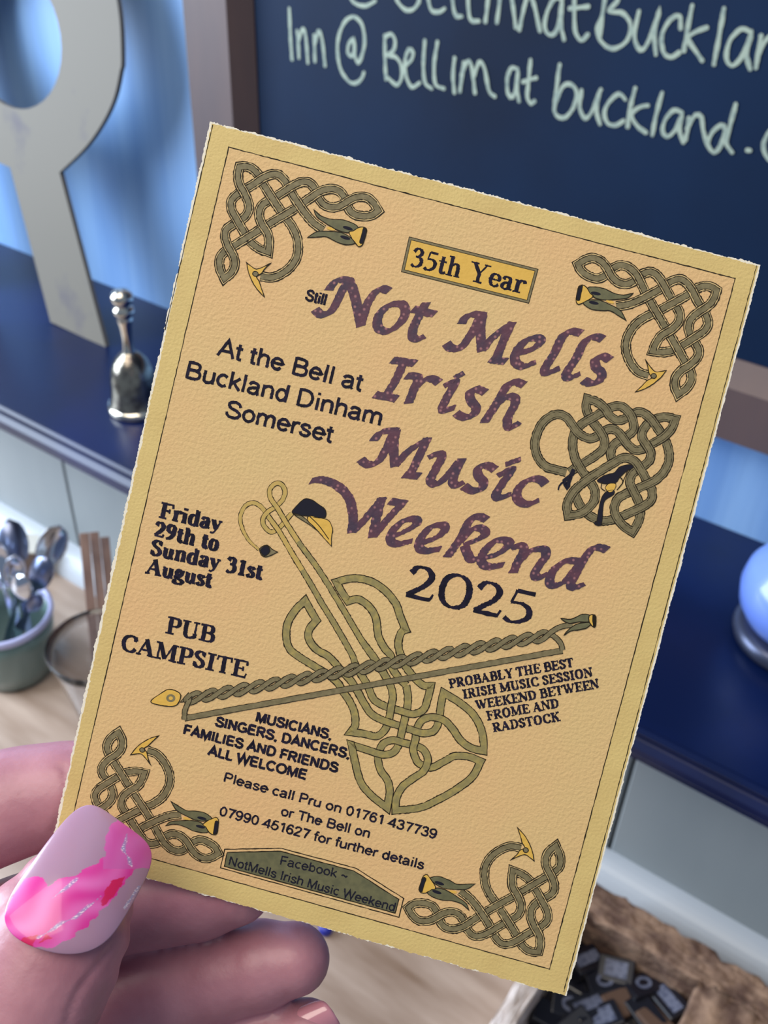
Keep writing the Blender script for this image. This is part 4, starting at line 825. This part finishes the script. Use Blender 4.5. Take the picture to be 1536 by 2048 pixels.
# ------------------------------------------------------------------ pale blue vase
m_vase = mat('periwinkle_glaze', (118, 150, 240), .3, coat=.6); m_foot = mat('grey_metal_ring', (70, 76, 98), .3, metal=.6)
_q = on_z(1483, 1186, SH+.036)+np.array([.815, .578, 0])*.0385
vs = empty('vase', (_q[0], _q[1], SH), 'round periwinkle blue pot in a dark ring at the right end of the shelf', 'vase')
lathe('foot_ring', [(0.0, .0), (.030, .0), (.0335, .002), (.035, .006), (.034, .010), (.030, .012), (0, .012)], m_foot, vs)
lathe('pot_body', [(0, .0125), (.024, .0125), (.031, .017), (.036, .026), (.0375, .036), (.036, .045), (.031, .053), (.025, .059), (.022, .066), (.022, .075), (.026, .085), (.031, .091), (.029, .091), (.022, .083), (.019, .07), (.019, .06)], m_vase, vs)
# ------------------------------------------------------------------ spoons in a cup
def proj(p): c = (np.array(p)-EYE)@M; return c[0]/c[2]*F+768, c[1]/c[2]*F+1024
m_cup = mat('sage_ceramic', (100, 124, 122), .3, coat=.5); m_rim = mat('lilac_glaze_rim', (176, 180, 222), .3, coat=.5)
m_steel = mat('stainless_steel', (214, 220, 232), .13, metal=1); m_steel2 = mat('worn_steel', (130, 140, 170), .3, metal=1)
CH = .064; _c = proj((-.5515, .3005, CT+.082)); CX, CY = on_z(_c[0]-6, _c[1], CT+CH)[:2]
cup = empty('cutlery_cup', (CX, CY, CT), 'sage green ceramic cup full of spoons at the left edge', 'cup')
lathe('cup_body', [(0, .0), (.026, .0), (.031, .004), (.0345, .02), (.037, .044), (.0385, CH-.006), (.0355, CH-.006), (.033, .04), (.029, .012), (0, .01)], m_cup, cup)
lathe('cup_rim', [(.0388, CH-.006), (.0400, CH-.003), (.0396, CH), (.0375, CH+.001), (.0357, CH-.001), (.0354, CH-.006)], m_rim, cup)
def spoon(px, py, d, L, ang_px, face, m, label, wid=.019, ln=.034, name='spoon'):
    """bowl centred at photo point px,py at depth d; handle runs into the cup foot"""
    bc = at_d(px, py, d+.022); foot = np.array([CX, CY, CT+.016])+np.array([ang_px[0], ang_px[1], 0]); ax = nrm(bc-foot)
    vw = nrm(EYE-bc); fz = nrm(vw-(vw@ax)*ax); sx = np.cross(ax, fz); r = math.radians(face); fz, sx = fz*math.cos(r)+sx*math.sin(r), sx*math.cos(r)-fz*math.sin(r)
    V = []; Q = []; nu, nv = 26, 12; Ltot = np.linalg.norm(bc-foot)+ln/2
    for side in (0, 1):
        for i in range(nu+1):
            s_ = i/nu*Ltot
            y = Ltot-s_; inb = max(0, 1-(y-ln/2)**2/(ln/2)**2) if y < ln else 0
            w_ = max(.0028-.0012*math.exp(-((y-ln-.008)/.02)**2), wid/2*math.sqrt(inb)) if y > .0 else .0003
            if y < ln/2: w_ = wid/2*math.sqrt(max(0.0004, inb))
            for j in range(nv+1):
                v = j/nv*2-1; dep = -.0055*inb*(1-v*v)
                p = foot+ax*s_+sx*v*w_+fz*(dep+(.0009 if side == 0 else -.0003)); V.append(p)
    W = nv+1; o = (nu+1)*W
    for i in range(nu):
        for j in range(nv): q = (i*W+j, i*W+j+1, (i+1)*W+j+1, (i+1)*W+j); Q.append(q); Q.append(tuple(o+x for x in q[::-1]))
    for i in range(nu):
        for j in (0, nv): A = i*W+j; B = (i+1)*W+j; Q.append((A, B, o+B, o+A))
    for i in (0, nu):
        for j in range(nv): A = i*W+j; B = A+1; Q.append((A, B, o+B, o+A))
    ob = mesh(name, V, Q, m, None, smooth=True); bm = bmesh.new(); bm.from_mesh(ob.data); bmesh.ops.recalc_face_normals(bm, faces=bm.faces); bm.to_mesh(ob.data); bm.free()
    return tag(ob, label, 'spoon', 'spoons in the sage cup')
spoon(26, 1086, .79, 0, (.010, .012), 180, m_steel2, 'tallest dark spoon standing upright in the sage cup', .024, .040)
spoon(104, 1092, .80, 0, (-.008, .010), 20, m_steel, 'bright spoon leaning furthest right in the sage cup', .025, .038)
spoon(30, 1142, .75, 0, (.012, -.004), 0, m_steel, 'short bright spoon in front of the tallest dark spoon', .016, .030)
spoon(82, 1146, .77, 0, (-.004, .004), 160, m_steel2, 'dull spoon below the bright right leaning spoon', .020, .034)
spoon(42, 1176, .725, 0, (-.002, -.010), 150, m_steel, 'lowest spoon at the front of the sage cup', .018, .034)
spoon(-8, 1120, .76, 0, (.014, .002), 0, m_steel, 'spoon cut by the left edge of the picture', .02, .036)
spoon(70, 1205, .74, 0, (-.012, .0), 0, m_steel2, 'low dull spoon handle resting on the right of the cup rim', .012, .03)
# ------------------------------------------------------------------ tumbler with stirrers
m_glass = mat('clear_glass', (240, 244, 250), .05, trans=1.0, ior=1.18, coat=1.0); m_stick = mat('birch_stirrer', (112, 86, 80), .7, noise=((158, 130, 118), 60, (1, 1, .1), .3, .7))
gx, gy = -.465, .318
gl = lathe('glass_tumbler', [(0, 0), (.022, .0), (.024, .002), (.0275, .03), (.036, .075), (.0385, .085), (.0375, .0855), (.0345, .075), (.0258, .03), (.0215, .006), (0, .005)], m_glass, None, 56, (gx, gy, CT))
tag(gl, 'clear flared glass tumbler beside the sage cup holding wooden stirrers', 'glass')
def stick(p_top, d, dx, lab):
    tp = at_d(*p_top, d); ft = np.array([gx+dx, gy, CT+.0075]); ax = nrm(tp-ft); sx = nrm(np.cross(ax, nrm(EYE-tp))); fz = np.cross(sx, ax); V = []
    for s_ in (0, np.linalg.norm(tp-ft)):
        for a, b in ((-1, -1), (1, -1), (1, 1), (-1, 1)): V.append(ft+ax*s_+sx*a*.0036+fz*b*.0007)
    o = mesh('wooden_stirrer', V, [(3, 2, 1, 0), (4, 5, 6, 7), (0, 1, 5, 4), (1, 2, 6, 5), (2, 3, 7, 6), (3, 0, 4, 7)], m_stick); bev(o, .0004)
    return tag(o, lab, 'stirrer', 'wooden stirrers in the glass')
stick((168, 1066), .775, -.014, 'leftmost wooden stirrer in the glass beside the card')
stick((188, 1064), .79, .0, 'middle wooden stirrer in the glass beside the card')
stick((209, 1074), .80, .012, 'wooden stirrer nearest the card edge in the glass')
# small folded packet behind the spoons
pk = empty('sachet_box', (-.665, .395, CT), 'small brown box with a pale flap behind the spoons', 'box', rot=(0, 0, .5))
box('box_body', (-.018, -.012, 0), (.018, .012, .030), mat('brown_card', (96, 80, 72), .7), pk, .001); fl = box('pale_flap', (-.0185, -.0125, .0305), (.0185, .0125, .033), mat('pale_paper', (196, 194, 186), .6), pk, .0005)
fl.rotation_euler = (.0, 0, 0)
# cobalt bottle cap on the worktop behind the card
cpx = on_z(651, 1862, CT)
bc_ = lathe('bottle_cap', [(0, 0), (.0042, .0), (.0046, .0008), (.0044, .0055), (.0036, .0064), (0, .0066)], mat('cobalt_plastic', (20, 36, 150), .35), None, 24, (cpx[0], cpx[1], CT+.0001))
tag(bc_, 'small cobalt blue cap on the oak worktop between finger and card', 'cap')
# ------------------------------------------------------------------ cork tray of wrapped sweets
m_cork = mat('cork_bark', (98, 74, 64), .9, noise=((164, 134, 112), 75, (1, 1, 1), .35, .7), bump=(70, 1.0, .004))
tray = empty('cork_box', (-.04, .32, CT), 'rough cork box full of black wrapped sweets in the lower right corner', 'box')
def slab(name, a, b, amp=.0022, par=tray, m=m_cork):
    bm = bmesh.new(); V, Qq = box_vf([a[i]-par.location[i] for i in range(3)], [b[i]-par.location[i] for i in range(3)])
    vs_ = [bm.verts.new(v) for v in V]; [bm.faces.new([vs_[i] for i in q]) for q in Qq]
    bmesh.ops.subdivide_edges(bm, edges=bm.edges[:], cuts=22, use_grid_fill=True)
    for v in bm.verts:
        c = v.co; q = math.sin(c.x*310+c.z*170)*math.sin(c.y*270+c.x*130+1)+.6*math.sin(c.x*720+c.y*510)+.5*math.sin(c.z*600+c.y*900+c.x*333)
        k_ = amp*.55*(q+random.uniform(-.7, .7)); base = max(0, min(1, (c.z+par.location[2]-CT)*200))
        v.co += Vector((k_*.5, k_*.5, k_*base))
    me = bpy.data.meshes.new(name); bm.to_mesh(me); bm.free(); me.materials.append(m); me.polygons.foreach_set('use_smooth', [True]*len(me.polygons)); o = bpy.data.objects.new(name, me); COL.objects.link(o); o.parent = par; return o
ZT = CT+.048
slab('box_base', (-.092, .20, CT+.0002), (.06, .385, CT+.006), .0006)
slab('far_wall', (-.092, .362, CT), (.06, .384, ZT)); slab('left_wall', (-.094, .20, CT), (-.082, .364, ZT+.001), m=mat('sunlit_cork', (196, 182, 174), .8, noise=((236, 224, 220), 90, (1, 1, 1), .3, .7))); slab('right_wall', (-.007, .20, CT), (.06, .364, ZT)); slab('near_wall', (-.092, .188, CT), (.06, .202, ZT))  # left wall: the sunlight on it is painted in as a paler cork colour
m_blk = mat('black_wrapper', (18, 20, 32), .35, coat=.4); m_mark = mat('pale_wrapper_print', (104, 110, 132), .5, noise=((70, 76, 100), 300, (1, 1, 1), .4, .6)); m_tan = mat('tan_wrapper', (96, 74, 62), .6)
PL = {}
def sweet(i, p, kind, rot, sz=(.0105, .0075, .0045)):
    e = empty('wrapped_sweet', p, PL.get(i, ''), 'sweet', 'wrapped sweets in the cork box', rot=rot)
    mm = m_tan if kind == 2 else m_blk
    box('wrapper', tuple(-s for s in sz), sz, mm, e, .0012)
    if kind == 0: box('printed_panel', (-sz[0]*.62, -sz[1]*.62, sz[2]), (sz[0]*.62, sz[1]*.62, sz[2]+.0003), m_mark, e)
    if kind == 1:
        k = Ink(); S = spline([(p_[0]*1e4, p_[1]*1e4) for p_ in ell((0, 0), .0042, .0034)], True, 4)[0]/1e4; k.ribbon(S, .0011, sz[2]+.0003, 0, closed=True); k.build('printed_ring', [m_mark], e)
    if kind == 3: box('printed_panel', (-sz[0]*.8, -sz[1]*.45, sz[2]), (sz[0]*.8, sz[1]*.45, sz[2]+.0003), m_mark, e)
    return e
spots = [  # photo point of each sweet in view, kind, turn
 (1170, 1925, 3, 1.1, 'sweet with a long grey panel touching the right edge of the card'), (1232, 1943, 0, .3, 'sweet with a square pale panel below the far cork wall'),
 (1208, 1968, 1, .8, 'sweet with a dull ring between two pale panels'), (1284, 1976, 1, 1.0, 'sweet with a bright pale ring in the middle of the box'),
 (1338, 2006, 3, -.5, 'sweet with a long faint panel against the right cork wall'), (1240, 2010, 2, 1.0, 'plain tan wrapper in the middle of the box'),
 (1175, 2018, 3, 1.0, 'sweet with a long grey panel left of the tan wrapper'), (1206, 2040, 0, .9, 'sweet with a wide pale panel at the bottom edge below the tan wrapper'),
 (1136, 2012, 1, .4, 'sweet with a faint ring under the lower corner of the card'), (1290, 2030, 4, -.5, 'plain black wrapper below the bright ring'),
 (1312, 2052, 2, -.4, 'tan wrapper at the bottom edge near the right cork wall'), (1100, 2036, 4, .2, 'plain black wrapper beside the left cork wall'), (1150, 2056, 4, 1.2, 'plain black wrapper on the bottom edge of the picture')]
for i, (px, py, kd, tn, lb) in enumerate(spots):
    PL[i] = 'black wrapped '+lb if kd in (0, 1, 3) else lb
    zz = CT+.0205+.0015*math.sin(i*2.1); q = on_z(px, py, zz); sweet(i, q, kd, (.22*math.sin(i*1.7), .2*math.cos(i*2.3), tn), (.0112, .008, .0045))
# lower layers the sweets rest on
n_ = 0
fill = empty('sweet_pile', (-.045, .29, CT), 'dark jumbled layer of wrapped sweets at the bottom of the cork box', 'sweets')
for gx_ in np.arange(-.071, -.012, .0215):
    for gy_ in np.arange(.215, .36, .0175):
        for lz in (CT+.0105,):
            o = box('wrapper', (-.0102, -.0080, -.0042), (.0102, .0080, .0042), m_blk, fill, .0012); o.location = (gx_+.045+random.uniform(-.001, .001), gy_-.29, lz-CT+.001); o.rotation_euler = (random.uniform(-.06, .06), random.uniform(-.06, .06), random.uniform(-.1, .1)); n_ += 1
bpy.context.view_layer.update()
